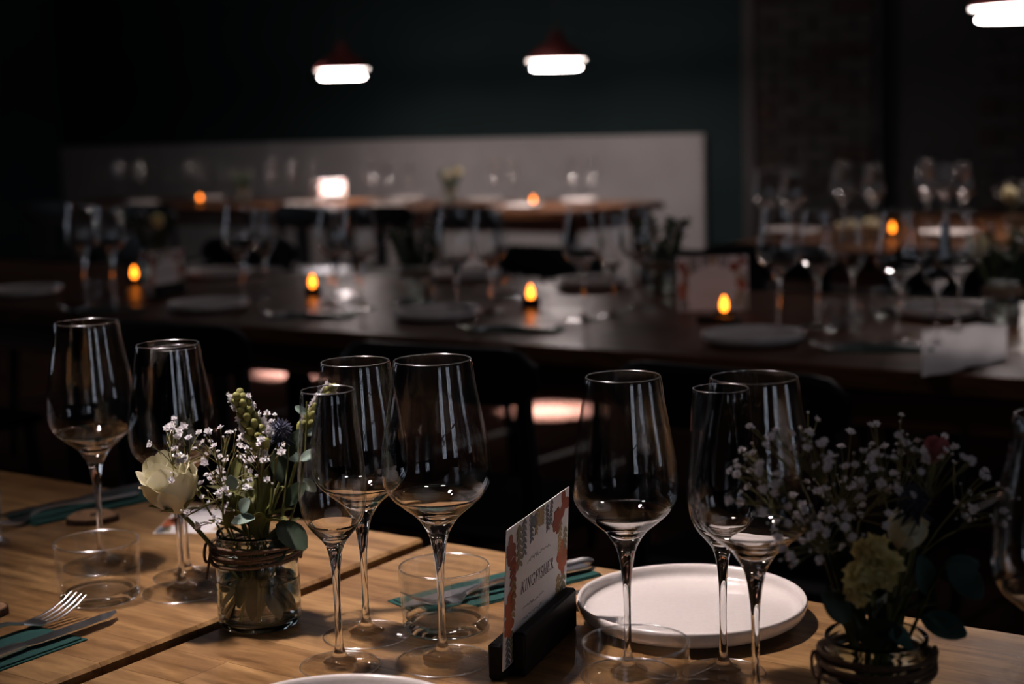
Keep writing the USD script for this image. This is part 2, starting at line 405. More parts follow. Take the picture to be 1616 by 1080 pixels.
P1 = col(540, 6.72, 1.46); P2 = col(878, 6.72, 1.46); P3 = col(1602, 5.3, 1.48)
pendant(P1[0], P1[1], 1.440, 'red cone pendant lamp over the far table, left one')
pendant(P2[0], P2[1], 1.430, 'red cone pendant lamp over the far table, right one')
pendant(P3[0], P3[1], 1.462, 'red cone pendant lamp cut by the top right picture corner')
def spotlight(loc, target, cone, soft, power, label, col_=(1, .86, .84)):
    "a black can on the ceiling with a lamp inside, turned towards its target"
    t = thing('ceiling_spotlight', label, 'spotlight', loc)
    d = np.array(target, float) - np.array(loc, float); d /= np.linalg.norm(d)
    zz = -d; xx = np.cross([0, 1.0, 0.1], zz); xx /= np.linalg.norm(xx); yy = np.cross(zz, xx)
    T = np.eye(4); T[:3, 0], T[:3, 1], T[:3, 2] = xx, yy, zz
    can = tri(rows(lathe([(.110, -.13), (.114, -.13), (.114, .12), (0, .12), (0, .115), (.110, .115), (.110, -.13)], 28), 0, 99)); can.apply_transform(T)
    part('can', can, 'black_metal', t)
    part('ceiling_mount', cat([tube([(0, 0, .10), (0, 0, ZC - loc[2])], .008, 8), bx(-.04, .04, -.04, .04, ZC - loc[2] - .012, ZC - loc[2])]), 'black_metal', t)
    lens = tri(rows(lathe([(0, -.126), (.02, -.125), (.0205, -.123), (0, -.122)], 20), 0, 99)); lens.apply_transform(T)
    part('lens', lens, 'spot_glow', t)
    s_ = UsdLux.SphereLight.Define(stage, str(t.GetPath()) + '/bulb')
    s_.CreateRadiusAttr(.09); s_.CreateIntensityAttr(power * .373); s_.CreateColorAttr(Gf.Vec3f(*col_))
    s_.AddTransformOp().Set(Gf.Matrix4d(*xx, 0, *yy, 0, *zz, 0, 0, 0, 0, 1))
    sh = UsdLux.ShapingAPI.Apply(s_.GetPrim()); sh.CreateShapingConeAngleAttr(cone); sh.CreateShapingConeSoftnessAttr(soft)


LT = px(752, 925)
lj = px(411, 985)
spotlight(lj + np.array([-_r0[0] * .5, -_r0[1] * .5, 2.15]) + _f0 * .1, LT, 12.9, .85, SPOT_TABLE, 'black ceiling spotlight lighting the foreground table')
lk = px(60, 850)
spotlight(lk + np.array([-_r0[0] * .3, -_r0[1] * .3, 2.15]), lk, 13.0, .9, SPOT_TABLE * .10, 'black ceiling spotlight lighting the left end of the foreground table')
spotlight(np.array([-3.9, 5.2, 2.9]), px(868, 648, 0), 3.2, .35, SPOT_FLOOR, 'black ceiling spotlight lighting the floor by the far table, right one')
spotlight(np.array([-5.4, 5.4, 2.9]), px(468, 588, 0), 3.4, .35, SPOT_FLOOR, 'black ceiling spotlight lighting the floor by the far table, left one')
spotlight(np.array([-3.6, 6.0, 2.9]), px(868, 592, 0), 3.0, .35, SPOT_FLOOR * .5, 'black ceiling spotlight lighting the floor under the far table, right one')
spotlight(np.array([-5.0, 6.0, 2.9]), px(507, 572, 0), 2.6, .35, SPOT_FLOOR, 'black ceiling spotlight lighting the floor under the far table, left one')
CARDP = col(530, 6.9)
spotlight(CARDP + np.array([.1, -1.3, 2.15]), CARDP + np.array([0, 0, .07]), 5.5, .6, SPOT_CARD, 'black ceiling spotlight lighting the white card on the far table')
FP = col(850, 6.6)
spotlight(FP + np.array([.3, -1.2, 2.15]), FP, 13, .8, SPOT_TABLE * 1.2, 'black ceiling spotlight lighting the right half of the far table')
MP = px(1560, 540)
spotlight(MP + np.array([1.0, .2, 2.15]), px(1640, 535), 8, .95, SPOT_TABLE * .22, 'black ceiling spotlight lighting the right end of the middle table')
MC = px(1130, 470)
spotlight(MC + np.array([.2, -1.9, 2.15]), MC, 8, .9, SPOT_TABLE * .03, 'dim black ceiling spotlight lighting the middle table card')
RP = col(1490, 5.4)
spotlight(RP + np.array([.4, -.5, 2.15]), RP, 10, .8, SPOT_TABLE * .32, 'black ceiling spotlight lighting the table before the brick wall')



# ------------------------------------------------------------------ glassware
def stemware(name, label, catg, loc, outer, inner, n=56, group=None, cuts=(.0042, .1385, .1398)):
    o, i = dense(outer, 150), dense(inner, 80)
    prof = np.vstack([o, i])
    vn = lathe(prof, n)
    zc = o[:, 1]
    a = int(np.argmax((zc > cuts[0]) & (np.arange(len(zc)) > 8))); b = int(np.argmax((zc > cuts[1]) & (np.arange(len(zc)) > 8)))
    ci = len(o) + int(np.argmax(i[:, 1] < cuts[2]))
    t = thing(name, label, catg, loc, 0, group)
    part('foot', rows(vn, 0, a + 1), 'thin_glass', t)
    af = np.linspace(0, 2 * PI, 65); fr = o[:40, 0].max()
    part('foot_rim', tube(np.stack([(fr - .0003) * np.cos(af), (fr - .0003) * np.sin(af), 0 * af + .0009], 1), .0007, 6), 'rim_glass', t, smooth=True)
    st1, st2 = rows(vn, a, b + 1), rows(vn, ci, 999)
    part('stem', (np.vstack([st1[0], st2[0]]), np.vstack([st1[1], st2[1] + len(st1[0])]), np.vstack([st1[2], st2[2]])), 'glass', t)
    rc_ = len(o)
    part('bowl', rows(vn, b, ci + 1), 'thin_glass', t)
    rim = o[-1]
    aa = np.linspace(0, 2 * PI, 65)
    part('rim', tube(np.stack([(rim[0] - .0003) * np.cos(aa), (rim[0] - .0003) * np.sin(aa), 0 * aa + rim[1]], 1), .00052, 6), 'rim_glass', t, smooth=True)
    return t


def wine_profile(kr, kh):
    o = [(0, .0012), (.030, .0006), (.0385, .0), (.0393, .0007), (.0385, .0016), (.026, .0030), (.0135, .0055), (.0065, .0105), (.0036, .018), (.0029, .03), (.0028, .05), (.0033, .0755), (.0048, .090), (.0076, .105), (.0120, .1145), (.0178, .1225), (.0275, .1305), (.0385, .141), (.0428, .150), (.0441, .160), (.0434, .176), (.0408, .194), (.0343, .229), (.0312, .2495), (.0309, .2502)]
    i = [(.0303, .2498), (.0333, .229), (.0398, .194), (.0424, .176), (.0431, .160), (.0418, .1508), (.0374, .1425), (.0262, .1325), (.0160, .1265), (.0090, .1225), (.0040, .1200), (0, .1193)]
    s = np.array([kr, kh])
    foot = lambda pts: [(r * (kr if h > .1 else .5 + .5 * kr), h * kh) for r, h in pts]
    return foot(o), foot(i)


FLUTE_O = [(0, .0012), (.025, .0006), (.0332, 0), (.0338, .0007), (.033, .0015), (.022, .0028), (.012, .0050), (.006, .0095), (.0036, .017), (.0029, .03), (.0028, .05), (.0032, .072), (.0047, .090), (.0076, .1015), (.0135, .1095), (.0205, .118), (.0254, .129), (.0274, .143), (.0273, .158), (.0255, .182), (.0235, .204), (.0216, .2282), (.0213, .2288)]
FLUTE_I = [(.0207, .2284), (.0226, .204), (.0246, .182), (.0263, .158), (.0263, .143), (.0243, .130), (.0192, .1200), (.0125, .1130), (.0060, .1085), (0, .1070)]
ro, ri = wine_profile(1, 1); wo, wi = wine_profile(.935, .958)

A = stemware('wine_glass', 'large wine glass between the left flute and the floral name card, before a tumbler', 'wine glass', px(699.5, 1044), ro, ri)
B = stemware('white_wine_glass', 'wine glass close behind the flute, in the trio left of the name card', 'wine glass', px(579, 1003), wo, wi, cuts=(.0042, .1327, .1340))
F = stemware('champagne_flute', 'narrow champagne flute in the trio between the left flower jar and the name card', 'champagne flute', px(537, 1051), FLUTE_O, FLUTE_I, cuts=(.0042, .1185, .1203))
dup(A, px(162, 893), 0, 'tall wine glass at the far left, its stem seen through a tumbler')
dup(B, px(288, 935), 0, 'wine glass directly behind the cream rose, left of the left flower jar')
dup(F, px(296, 911), 0, 'champagne flute hidden in line behind the wine glass behind the cream rose')
dup(B, px(992, 1066), 0, 'wine glass just right of the floral name card, before the empty plate')
dup(A, px(1193, 1123), 0, 'large wine glass nearest the right flower jar, overlapping a flute')
dup(F, px(1142, 1064), 0, 'champagne flute seen partly through the large wine glass by the right flower jar')
dup(A, px(1671, 1272), 0, 'wine glass cut by the right picture edge beside the right flower jar')

TUM_O = [(0, .0025), (.024, .0022), (.0345, .0), (.0368, .0018), (.0376, .006), (.0386, .025), (.0398, .0545), (.0393, .0561)]
TUM_I = [(.0382, .0556), (.0377, .05), (.0368, .025), (.0358, .0125), (.0335, .0100), (.027, .0092), (0, .0088)]


def tumbler(loc, label):
    vn = lathe(np.vstack([dense(TUM_O, 34), dense(TUM_I, 26)]), 56)
    t = thing('tumbler', label, 'tumbler', loc)
    aa = np.linspace(0, 2 * PI, 65)
    part('rim', tube(np.stack([.0388 * np.cos(aa), .0388 * np.sin(aa), 0 * aa + .0559], 1), .0009, 6), 'rim_glass', t, smooth=True)
    part('glass_wall', rows(vn, 14, 49), 'wall_glass', t); part('glass_base', cat([tri(rows(vn, 0, 15)), tri(rows(vn, 48, 99))]), 'foot_glass', t, smooth=50)
    return t


TU = tumbler(px(704, 991), 'low clear tumbler behind the large wine glass, left of the name card')
dup(TU, px(158, 944), 0, 'low clear tumbler at the left, before the tall wine glass and above the fork')
dup(TU, px(1005, 1128), 0, 'low clear tumbler at the bottom edge, in front of the empty plate')
dup(TU, px(-54, 862), 0, 'tumbler cut by the left picture edge')

# ------------------------------------------------------------------ plates
PL = dense([(0, .004), (.060, .004), (.064, 0), (.070, .0), (.074, .0035), (.091, .006), (.0985, .012), (.1000, .0205), (.0990, .0222), (.0970, .0210), (.0945, .0125), (.088, .0092), (.06, .0085), (0, .0085)], 80)


def plate(loc, label):
    t = thing('dinner_plate', label, 'plate', loc)
    vn = lathe(PL, 72)
    k = int(np.argmax(PL[:, 1] > .0210))
    part('underside', rows(vn, 0, k + 1), 'ceramic', t); part('dish', rows(vn, k, 999), 'ceramic', t)
    return t


PA = plate(px(1091, 979), 'empty cream plate with upright rim, right of the name card')
pf = px(548, 1063, TH + .022)
dv = np.array([_f0[0], _f0[1], 0]) * .1
dup(PA, (pf[0] - dv[0], pf[1] - dv[1], TH), 0, 'empty plate cut by the bottom picture edge below the flute')

# ------------------------------------------------------------------ flower jar
JO = dense([(0, .0035), (.020, .0032), (.030, 0), (.0345, .0015), (.0365, .006), (.0368, .03), (.0365, .058), (.0350, .064), (.0333, .068), (.0335, .071), (.0347, .073), (.0335, .0755), (.0347, .078), (.0335, .0805), (.0345, .0830), (.0342, .0855)], 60)
JI = dense([(.0322, .0857), (.0312, .083), (.0308, .068), (.0325, .063), (.0338, .056), (.0340, .03), (.0338, .010), (.029, .0062), (0, .0060)], 40)


def jar(loc, label, rot=0):
    t = thing('flower_jar', label, 'jar', loc, rot)
    vn = lathe(np.vstack([JO, JI]), 56)
    part('glass_wall', rows(vn, 0, 999), 'jar_glass', t)
    wv = dense([(0, .0058), (.029, .0060), (.0341, .0102), (.0343, .03), (.0343, .0435), (.0338, .0440)], 30)
    part('water', rows(lathe(np.vstack([wv, [(.03, .0438), (0, .0438)]]), 48), 0, 99), 'water', t)
    rr = random.Random(7); P = []
    nw = 6
    for i in range(nw * 28 + 1):
        a = i / 28 * 2 * PI
        lv = i / (nw * 28)
        P.append(((.0385 + .0012 * math.sin(a * .37)) * math.cos(a), (.0385 + .0012 * math.sin(a * .37)) * math.sin(a), .060 + .0165 * lv + .0012 * math.sin(a * 1.3)))
    tw = part('twine', tube(P, .0017, 6), 'twine_brown', t)
    bow = []
    for i in range(15):
        a = i / 14 * 2 * PI
        bow.append((-.0395 - .0045 * (1 - math.cos(a)) * .6, .004 * math.sin(a) - .006, .068 + .008 * math.sin(a)))
    part('twine_loop', tube(bow, .0014, 6), 'twine_brown', tw)
    part('twine_end', tube([(-.039, -.008, .068), (-.0415, -.010, .055), (-.043, -.012, .045)], .0012, 5), 'twine_brown', tw)
    return t


J1 = px(411, 984); J2 = px(1382, 1192)
JR = YAW
JA = jar(J1, 'glass jar wrapped in brown twine holding the lit bouquet with the cream rose', JR)
dup(JA, J2, JR, 'glass jar wrapped in twine in the shade at the lower right, with the yellow flower')

# ------------------------------------------------------------------ flowers (local frame: x right, y away, z up as seen; turned by YAW)
S = 1792.0                                                     # pixels per metre at the left jar


def petal_puff(c, r, rng, up=(0, 0, 1)):
    "a small ruffled baby's breath bloom"
    n = 6
    up = np.array(up, float) + np.array([rng.gauss(0, .4) for _ in range(3)]); up /= np.linalg.norm(up)
    a = np.cross(up, [.3, .8, .2]); a /= np.linalg.norm(a); b = np.cross(up, a)
    ms = []
    V, Fc = [], []
    for ring, (rr, hh, off) in enumerate(((1.0, .15, 0), (.62, .5, .5))):
        for k in range(n):
            t = (k + off) * 2 * PI / n + rng.uniform(-.2, .2)
            d = a * math.cos(t) + b * math.sin(t); s = np.cross(up, d)
            L = r * rr * rng.uniform(.85, 1.1)
            i0 = len(V)
            V += [c + up * r * -.1, c + d * L * .6 + s * L * .36 + up * r * hh * .9, c + d * L + up * r * (hh + rng.uniform(-.1, .25)), c + d * L * .6 - s * L * .36 + up * r * hh * .9, c + d * L * .55 + up * r * (hh * .6)]
            Fc += [(i0, i0 + 4, i0 + 1), (i0, i0 + 3, i0 + 4), (i0 + 4, i0 + 2, i0 + 1), (i0 + 4, i0 + 3, i0 + 2)]
    mm = trimesh.Trimesh(V, Fc, process=False)
    core = ball(c + up * r * .15, (r * .42,) * 3, 0)
    return cat([mm, core])


def curve(a, b, bend, n=7):
    a, b = np.asarray(a, float), np.asarray(b, float)
    t = np.linspace(0, 1, n)[:, None]
    mid = (a + b) / 2 + np.asarray(bend)
    return (1 - t) ** 2 * a + 2 * t * (1 - t) * mid + t ** 2 * b


def sprig(loc, label, spots, node, seed, rot=YAW, rad=(.0026, .0046), stem='stem_dry', root=(0, 0, .012), petal='petal_white'):
    "baby's breath: one stem from the jar to a fork (node), thin twigs to the flower spots"
    rng = random.Random(seed)
    t = thing('babys_breath_sprig', label, "baby's breath", loc, rot)
    node = np.array(node)
    main = curve(root, node, (0, 0, .01), 8); bd = []
    ms = [tube(main, np.linspace(.0013, .0009, 8), 5)]
    spots = [np.array(s) for s in spots]
    # forks
    kf = max(2, len(spots) // 7)
    idx = list(range(len(spots))); rng.shuffle(idx)
    forks = []
    for k in range(kf):
        s = spots[idx[k]]
        f = node + (s - node) * rng.uniform(.45, .6) + np.array([0, 0, .004])
        forks.append(f); ms.append(tube(curve(node, f, (0, 0, .004), 5), .0007, 4))
    for s in spots:
        d = [np.linalg.norm(s - f) for f in forks]
        f = forks[int(np.argmin(d))]
        ms.append(tube(curve(f, s - np.array([0, 0, .001]), (rng.uniform(-.004, .004), rng.uniform(-.004, .004), .003), 5), .00045, 4))
        if rng.random() < .7:
            e_ = s + np.array([rng.uniform(-.008, .008), rng.uniform(-.006, .006), rng.uniform(-.004, .007)])
            ms.append(tube(curve(f + (s - f) * .5, e_, (0, 0, .002), 4), .0004, 4)); bd.append(ball(e_, (.0011,) * 3, 0))
    part('twigs', cat(ms), stem, t, smooth=60)
    if bd: part('buds', cat(bd), petal, t, smooth=True, kind='stuff')
    for s in spots:
        part('floret', petal_puff(s, rng.uniform(*rad), rng, (s - node) / (np.linalg.norm(s - node) + 1e-9) * .7 + np.array([0, -.5, .5])), petal, t, smooth=False)
    return t


def local(jpx, jpy, s, pts, dep):
    "pixels offsets round a jar's base -> local metres (x right, z up), with given depths"
    out = []
    for (x, y), d in zip(pts, dep):
        out.append(((x - jpx) / s, d, (jpy - y) / s * 1.02))
    return out


def cloud(rng, n, cx, cy, rx, ry, s, jx, jy, dmin, dmax):
    out = []
    while len(out) < n:
        a, b = rng.uniform(-1, 1), rng.uniform(-1, 1)
        if a * a + b * b > 1: continue
        x, y = cx + a * rx, cy + b * ry
        p = np.array(((x - jx) / s + (jy - y) / s * .0 - .029 * (jy - y) / s * -1 * 0, rng.uniform(dmin, dmax), (jy - y) / s * 1.02))
        if all(np.linalg.norm(p - q) > .0035 for q in out): out.append(p)
    return out


def leaf_mesh(L, Wd, cup=.15, n=7, thick=.0004):
    "leaf lying along +x from the origin, solid"
    m_ = 5
    V = []
    for i in range(n):
        t = i / (n - 1)
        w = Wd * math.sin(PI * min(1, t * .96 + .02)) ** .6 * .5
        for j in range(m_):
            q = j / (m_ - 1) * 2 - 1
            V.append((t * L, q * w, cup * L * (q * q * .5 * (w / Wd * 2)) - .12 * L * t * t))
    V = np.array(V)
    top = V + [0, 0, thick / 2]; bot = V - [0, 0, thick / 2]
    Fc = []
    N = len(V)
    for i in range(n - 1):
        for j in range(m_ - 1):
            a, b, c, d = i * m_ + j, (i + 1) * m_ + j, (i + 1) * m_ + j + 1, i * m_ + j + 1
            Fc += [(a, b, c), (a, c, d), (N + a, N + c, N + b), (N + a, N + d, N + c)]
    edge = [i * m_ for i in range(n)] + [(n - 1) * m_ + j for j in range(1, m_)] + [i * m_ + m_ - 1 for i in range(n - 2, -1, -1)] + [j for j in range(m_ - 2, 0, -1)]
    for k in range(len(edge)):
        a, b = edge[k], edge[(k + 1) % len(edge)]
        Fc += [(a, N + a, N + b), (a, N + b, b)]
    return trimesh.Trimesh(np.vstack([top, bot]), Fc, process=False)


def place(mesh, at, direction, up=(0, 0, 1)):
    "x of the mesh along direction, z near up"
    x = np.array(direction, float); x /= np.linalg.norm(x)
    y = np.cross(up, x); y /= np.linalg.norm(y); z_ = np.cross(x, y)
    T = np.eye(4); T[:3, 0], T[:3, 1], T[:3, 2], T[:3, 3] = x, y, z_, at
    mm = mesh.copy(); mm.apply_transform(T); return mm


def rose(loc, label, head, axis, R, seed, petal='petal_cream', rot=YAW, root=(0, 0, .012)):
    "rose with a cupped bud of overlapping petals on a stem"
    rng = random.Random(seed)
    t = thing('rose', label, 'rose', loc, rot)
    head = np.array(head); ax = np.array(axis, float); ax /= np.linalg.norm(ax)
    part('stem', tube(curve(root, head - ax * R * .05, (0, .0, .01), 10), .0021, 6), 'stem_green', t, smooth=60)
    a = np.cross(ax, [0, 1, .2]); a /= np.linalg.norm(a); b = np.cross(ax, a)
    specs = [(.34, 2.30, 3, .05), (.55, 2.42, 3, .12), (.76, 2.32, 3, .18), (.90, 2.12, 4, .34), (.96, 1.66, 4, .26)]
    for li, (rr, H, n, flare) in enumerate(specs):
        for k in range(n):
            t0 = 2 * PI * (k + .37 * li) / n + rng.uniform(-.12, .12)
            span = 2 * PI / n * 1.55
            V = []
            nu, nv = 7, 9
            for iv in range(nv):
                v = iv / (nv - 1)
                prof = R * rr * (math.sin(min(1, v * 1.25 + .05) * PI / 2) ** .75) * (1 - .16 * max(0, v - .55) / .45 * (1 if li < 3 else .3)) + R * flare * max(0, v - .66) ** 1.5 * 2.0
                for iu in range(nu):
                    u = iu / (nu - 1) * 2 - 1
                    ang = t0 + u * span / 2 * (math.sin(PI * (.12 + .80 * v)) ** .5)
                    hh = R * H * v * (1 - .16 * u * u * v) + R * .03 * math.sin(5 * u + k * 2) * v
                    r2 = prof * (1 + .05 * u * u * (1 if v < .7 else 2.2)) + R * .015 * k
                    V.append(head + ax * (hh - .06 * R * (3 - li) * 0) + (a * math.cos(ang) + b * math.sin(ang)) * r2)
            V = np.array(V)
            Fc = []
            for iv in range(nv - 1):
                for iu in range(nu - 1):
                    p, q = iv * nu + iu, (iv + 1) * nu + iu
                    Fc += [(p, p + 1, q + 1), (p, q + 1, q)]
            part('petal', trimesh.Trimesh(V, Fc, process=False), petal, t, smooth=True)
    for k in range(5):
        ang = k * 2 * PI / 5
        d = a * math.cos(ang) + b * math.sin(ang)
        part('sepal', place(leaf_mesh(R * 1.1, R * .35), head + ax * R * .02 + d * R * .15, d * .75 + ax * .55, ax), 'stem_green', t, smooth=True)
    return t


def leaf_stem(loc, label, pts, leaves, mt, seed, rot=YAW, stem='stem_green', name='eucalyptus_stem', catg='foliage'):
    "pts: the stem's polyline; leaves: (at, direction, length, width, up)"
    t = thing(name, label, catg, loc, rot)
    P = np.array(pts, float)
    tt = np.linspace(0, 1, len(P)); s = np.linspace(0, 1, 14)
    Q = np.stack([PchipInterpolator(tt, P[:, k])(s) for k in range(3)], 1)
    part('stem', tube(Q, np.linspace(.0017, .0008, 14), 6), stem, t, smooth=60)
    for (at, d, L, Wd, up) in leaves:
        part('leaf', place(leaf_mesh(L, Wd), at, d, up), mt, t, smooth=True)
    return t


def spike(loc, label, base, tip, seed, rot=YAW, root=(0, 0, .012), R=.0085, bare=False):
    "green flower spike with white buds opening along it"
    rng = random.Random(seed)
    t = thing('flower_spike', label, 'flower spike', loc, rot)
    base, tip = np.array(base), np.array(tip)
    part('stem', tube(np.vstack([curve(root, base, (0, 0, .01), 8), tip[None]]), np.r_[np.full(8, .0017), .0012], 6), 'stem_green', t, smooth=60)
    ax = (tip - base) / np.linalg.norm(tip - base); a = np.cross(ax, [0, 1, 0]); a /= np.linalg.norm(a); b = np.cross(ax, a)
    L = np.linalg.norm(tip - base)
    n = 34
    gr = []
    for k in range(n):
        s = k / (n - 1); ang = k * 2.4
        r = R * (1 - .6 * s) * .75
        d = a * math.cos(ang) + b * math.sin(ang)
        c = base + ax * L * s + d * r
        bud = ball((0, 0, 0), (.0062 * (1 - .3 * s), .0036, .0036), 1)
        gr.append(place(bud, c, d * .55 + ax * .8, d))
    part('buds', cat(gr), 'bud_green', t, smooth=True, kind='stuff')
    for k in range(15):
        s = .18 + .82 * k / 14; ang = (rng.uniform(-.5, .9) if k % 3 else rng.uniform(2.4, 3.6))
        d = a * math.cos(ang) - b * abs(math.sin(ang)) * .6
        c = base + ax * L * s + d * R * (1.15 - .5 * s)
        part('blossom', petal_puff(c, rng.uniform(.0048, .0066), rng, d), 'petal_white', t, smooth=False)
    return t


def thistle(loc, label, head, R, seed, rot=YAW, root=(0, 0, .012)):
    rng = random.Random(seed)
    t = thing('thistle', label, 'thistle', loc, rot)
    head = np.array(head)
    part('stem', tube(curve(root, head, (0, 0, .01), 8), .0014, 6), 'stem_green', t, smooth=60)
    ms = [ball(head, (R * .7,) * 3, 2)]
    for k in range(110):
        zz = 1 - 2 * (k + .5) / 110; th = k * 2.399963
        d = np.array([math.sqrt(1 - zz * zz) * math.cos(th), math.sqrt(1 - zz * zz) * math.sin(th), zz])
        ms.append(tube([head + d * R * .6, head + d * R * rng.uniform(.95, 1.15)], [R * .10, R * .03], 4))
    part('flower_head', cat(ms), 'thistle_blue', t, smooth=False)
    for k in range(8):
        an = k * PI / 4
        d = np.array([math.cos(an), math.sin(an), -.35])
        part('bract', place(leaf_mesh(R * 1.3, R * .3), head - np.array([0, 0, R * .6]), d), 'thistle_blue', t, smooth=True)
    return t


# ---- the left bouquet -------------------------------------------------------
jx, jy = 411, 984
LW = lambda x, y, d=0.0: np.array(((x - jx) / S, d, (jy - y) / S * 1.02))
rose(J1, 'cream rose bud leaning out to the left of the lit bouquet', LW(301, 796, -.014), (-.26, -.12, .95), .0230, 3)
GY = [("baby's breath sprig with white florets above and beside the cream rose", (300, 705), 36, 54, 24, (335, 790)),
      ("baby's breath sprig with white florets at the middle of the lit bouquet", (372, 722), 52, 64, 34, (385, 800)),
      ("baby's breath sprig with white florets at the right top of the lit bouquet", (428, 705), 38, 48, 26, (415, 800)),
      ("low baby's breath sprig with sparse florets right behind the rose", (352, 785), 52, 38, 18, (375, 830))]
for i, (lb, (cx, cy), rx, ry, n, nd) in enumerate(GY):
    rng = random.Random(20 + i)
    sprig(J1, lb, cloud(rng, n, cx, cy, rx, ry, S, jx, jy, -.05, .035), LW(*nd, rng.uniform(-.01, .01)), 40 + i, rad=(.0027, .0046))
spike(J1, 'green flower spike with white buds rising at the top of the lit bouquet', LW(432, 698, -.01), LW(397, 616, -.01), 5, R=.0095)
spike(J1, 'green flower spike with white buds seen through the flute', LW(490, 690, .03), LW(535, 622, .035), 6, R=.007)
thistle(J1, 'dark blue thistle at the right of the lit bouquet, left of the flute', LW(458, 678, .0), .0105, 8)
leaf_stem(J1, 'eucalyptus stem with two pale round leaves low in the lit bouquet', [(0, 0, .012), LW(425, 860, -.01), LW(412, 770, -.028)],
          [(LW(398, 790, -.03), (.5, -.35, .65), .0155, .013, (-.3, -.8, .4)), (LW(385, 806, -.032), (.9, -.3, .28), .022, .013, (-.2, -.55, .8)), (LW(388, 760, -.02), (-.2, -.2, .9), .013, .010, (0, -1, .2))], 'leaf_eucalyptus', 1)
leaf_stem(J1, 'eucalyptus stem with pale paired leaves seen through the flute', [(0, 0, .012), LW(455, 850, .0), LW(490, 740, .01), LW(497, 640, .02)],
          [(LW(484, 729, .01), (.85, -.2, .45), .020, .0105, (-.4, -.75, .6)), (LW(484, 729, .01), (-.75, -.3, .5), .018, .011, (.5, -.7, .5)), (LW(487, 760, .01), (.6, -.3, -.5), .016, .010, (0, -.9, .3)), (LW(495, 690, .015), (.9, .2, .3), .014, .008, (0, -1, .3)), (LW(497, 660, .02), (-.8, .1, .5), .013, .007, (0, -1, .3))], 'leaf_eucalyptus', 2)
leaf_stem(J1, 'dull green stem with broad drooping leaves at the right of the left jar', [(0, 0, .012), LW(440, 850, -.012), LW(462, 790, -.02), LW(470, 700, .0)],
          [(LW(452, 815, -.02), (.75, -.35, -.55), .034, .024, (.3, -.75, .55)), (LW(462, 790, -.015), (.55, -.1, .6), .028, .016, (-.3, -.9, .3)), (LW(455, 760, 0), (-.1, .2, .95), .030, .015, (.2, -.95, .1)), (LW(468, 720, 0), (.4, .1, .9), .026, .013, (-.2, -.95, .1)), (LW(446, 840, -.02), (.25, -.6, -.6), .022, .016, (.2, -.7, .6))], 'leaf_dark', 3)
leaf_stem(J1, 'dark leafy stem in the left jar between the rose and the twine', [(0, 0, .012), LW(385, 860, -.012), LW(365, 800, -.012), LW(380, 720, .0)],
          [(LW(372, 822, -.02), (.3, -.3, .8), .034, .010, (-.3, -.9, .2)), (LW(378, 760, -.0), (.25, .2, .9), .028, .009, (0, -1, .1)), (LW(420, 830, -.01), (.2, -.2, .95), .040, .009, (-.2, -.95, .1)), (LW(430, 800, -.01), (.1, .1, .98), .038, .008, (.2, -.95, .1))], 'stem_green', 4, name='leafy_stem')

def sub_leaves(r, n, z0, z1, L0, L1, W0, rad=.024):
    out = []
    for k in range(n):
        a = k * 2.4 + r.uniform(-.3, .3); z_ = r.uniform(z0, z1)
        at = np.array([math.cos(a) * rad * .25, math.sin(a) * rad * .25, z_])
        d = np.array([math.cos(a) * .55, math.sin(a) * .55, r.uniform(.2, .9) if z0 > .05 else r.uniform(-.9, -.3)])
        L = r.uniform(L0, L1)
        out.append((at, d, L, W0 * r.uniform(.8, 1.2), (-d[0], -d[1], .9)))
    return out


for q, (bl, lb) in enumerate(((J1, 'left'), (J2, 'right'))):
    r = random.Random(60 + q)
    leaf_stem(bl, f'dark leaves standing in the water of the {lb} jar', [(0, 0, .010), (.003, 0, .06), (.004, 0, .11)], sub_leaves(r, 9, .030, .052, .024, .034, .015), 'leaf_dark', 1, name='leafy_stem')
    leaf_stem(bl, f'olive leaves crowding the mouth of the {lb} jar', [(0, 0, .010), (-.004, 0, .06), (-.006, -.004, .12)], sub_leaves(r, 16, .070, .115, .030, .046, .012), 'stem_green' if q == 0 else 'leaf_dark', 2, name='leafy_stem')
    for k in range(7):
        a = r.uniform(0, 2 * PI); a2 = a + PI + r.uniform(-.6, .6)
        t = thing('bare_stem', f'{ordn[k]} bare olive stem, crossing the water of the {lb} jar', 'stem', bl, YAW, f'bare stems in the {lb} jar')
        part('stalk', tube(curve((.024 * math.cos(a), .024 * math.sin(a), .010), (.026 * math.cos(a2), .026 * math.sin(a2), .125), (0, 0, 0), 8), .0014, 6), 'stem_green', t, smooth=60)

# ---- the right bouquet ------------------------------------------------------
S2 = 2300.0; kx, ky = 1382, 1192
RW = lambda x, y, d=0.0: np.array(((x - kx) / S2, d, (ky - y) / S2 * 1.02))
GR = [("baby's breath sprig reaching left across the wine glass by the right jar", (1190, 755), 52, 42, 22, (1290, 850)),
      ("baby's breath sprig with large florets at the top left of the right bouquet", (1255, 690), 58, 26, 15, (1300, 850)),
      ("baby's breath sprig at the centre of the right bouquet above the yellow flower", (1345, 760), 66, 62, 48, (1350, 880)),
      ("baby's breath sprig low on the left of the right bouquet beside the flute's bowl", (1280, 830), 62, 38, 28, (1330, 900)),
      ("baby's breath sprig at the top of the right bouquet behind the blue thistle", (1440, 715), 68, 40, 28, (1410, 880)),
      ("baby's breath sprig at the far right of the right bouquet before the cut-off glass", (1530, 790), 50, 45, 16, (1450, 880))]
for i, (lb, (cx, cy), rx, ry, n, nd) in enumerate(GR):
    rng = random.Random(120 + i)
    sprig(J2, lb, cloud(rng, n, cx, cy, rx, ry, S2, kx, ky, -.05, .05), RW(*nd, rng.uniform(-.01, .01)), 140 + i, rad=(.0030, .0044))
thistle(J2, 'dark blue thistle at the middle of the right bouquet', RW(1432, 785, -.01), .012, 9)
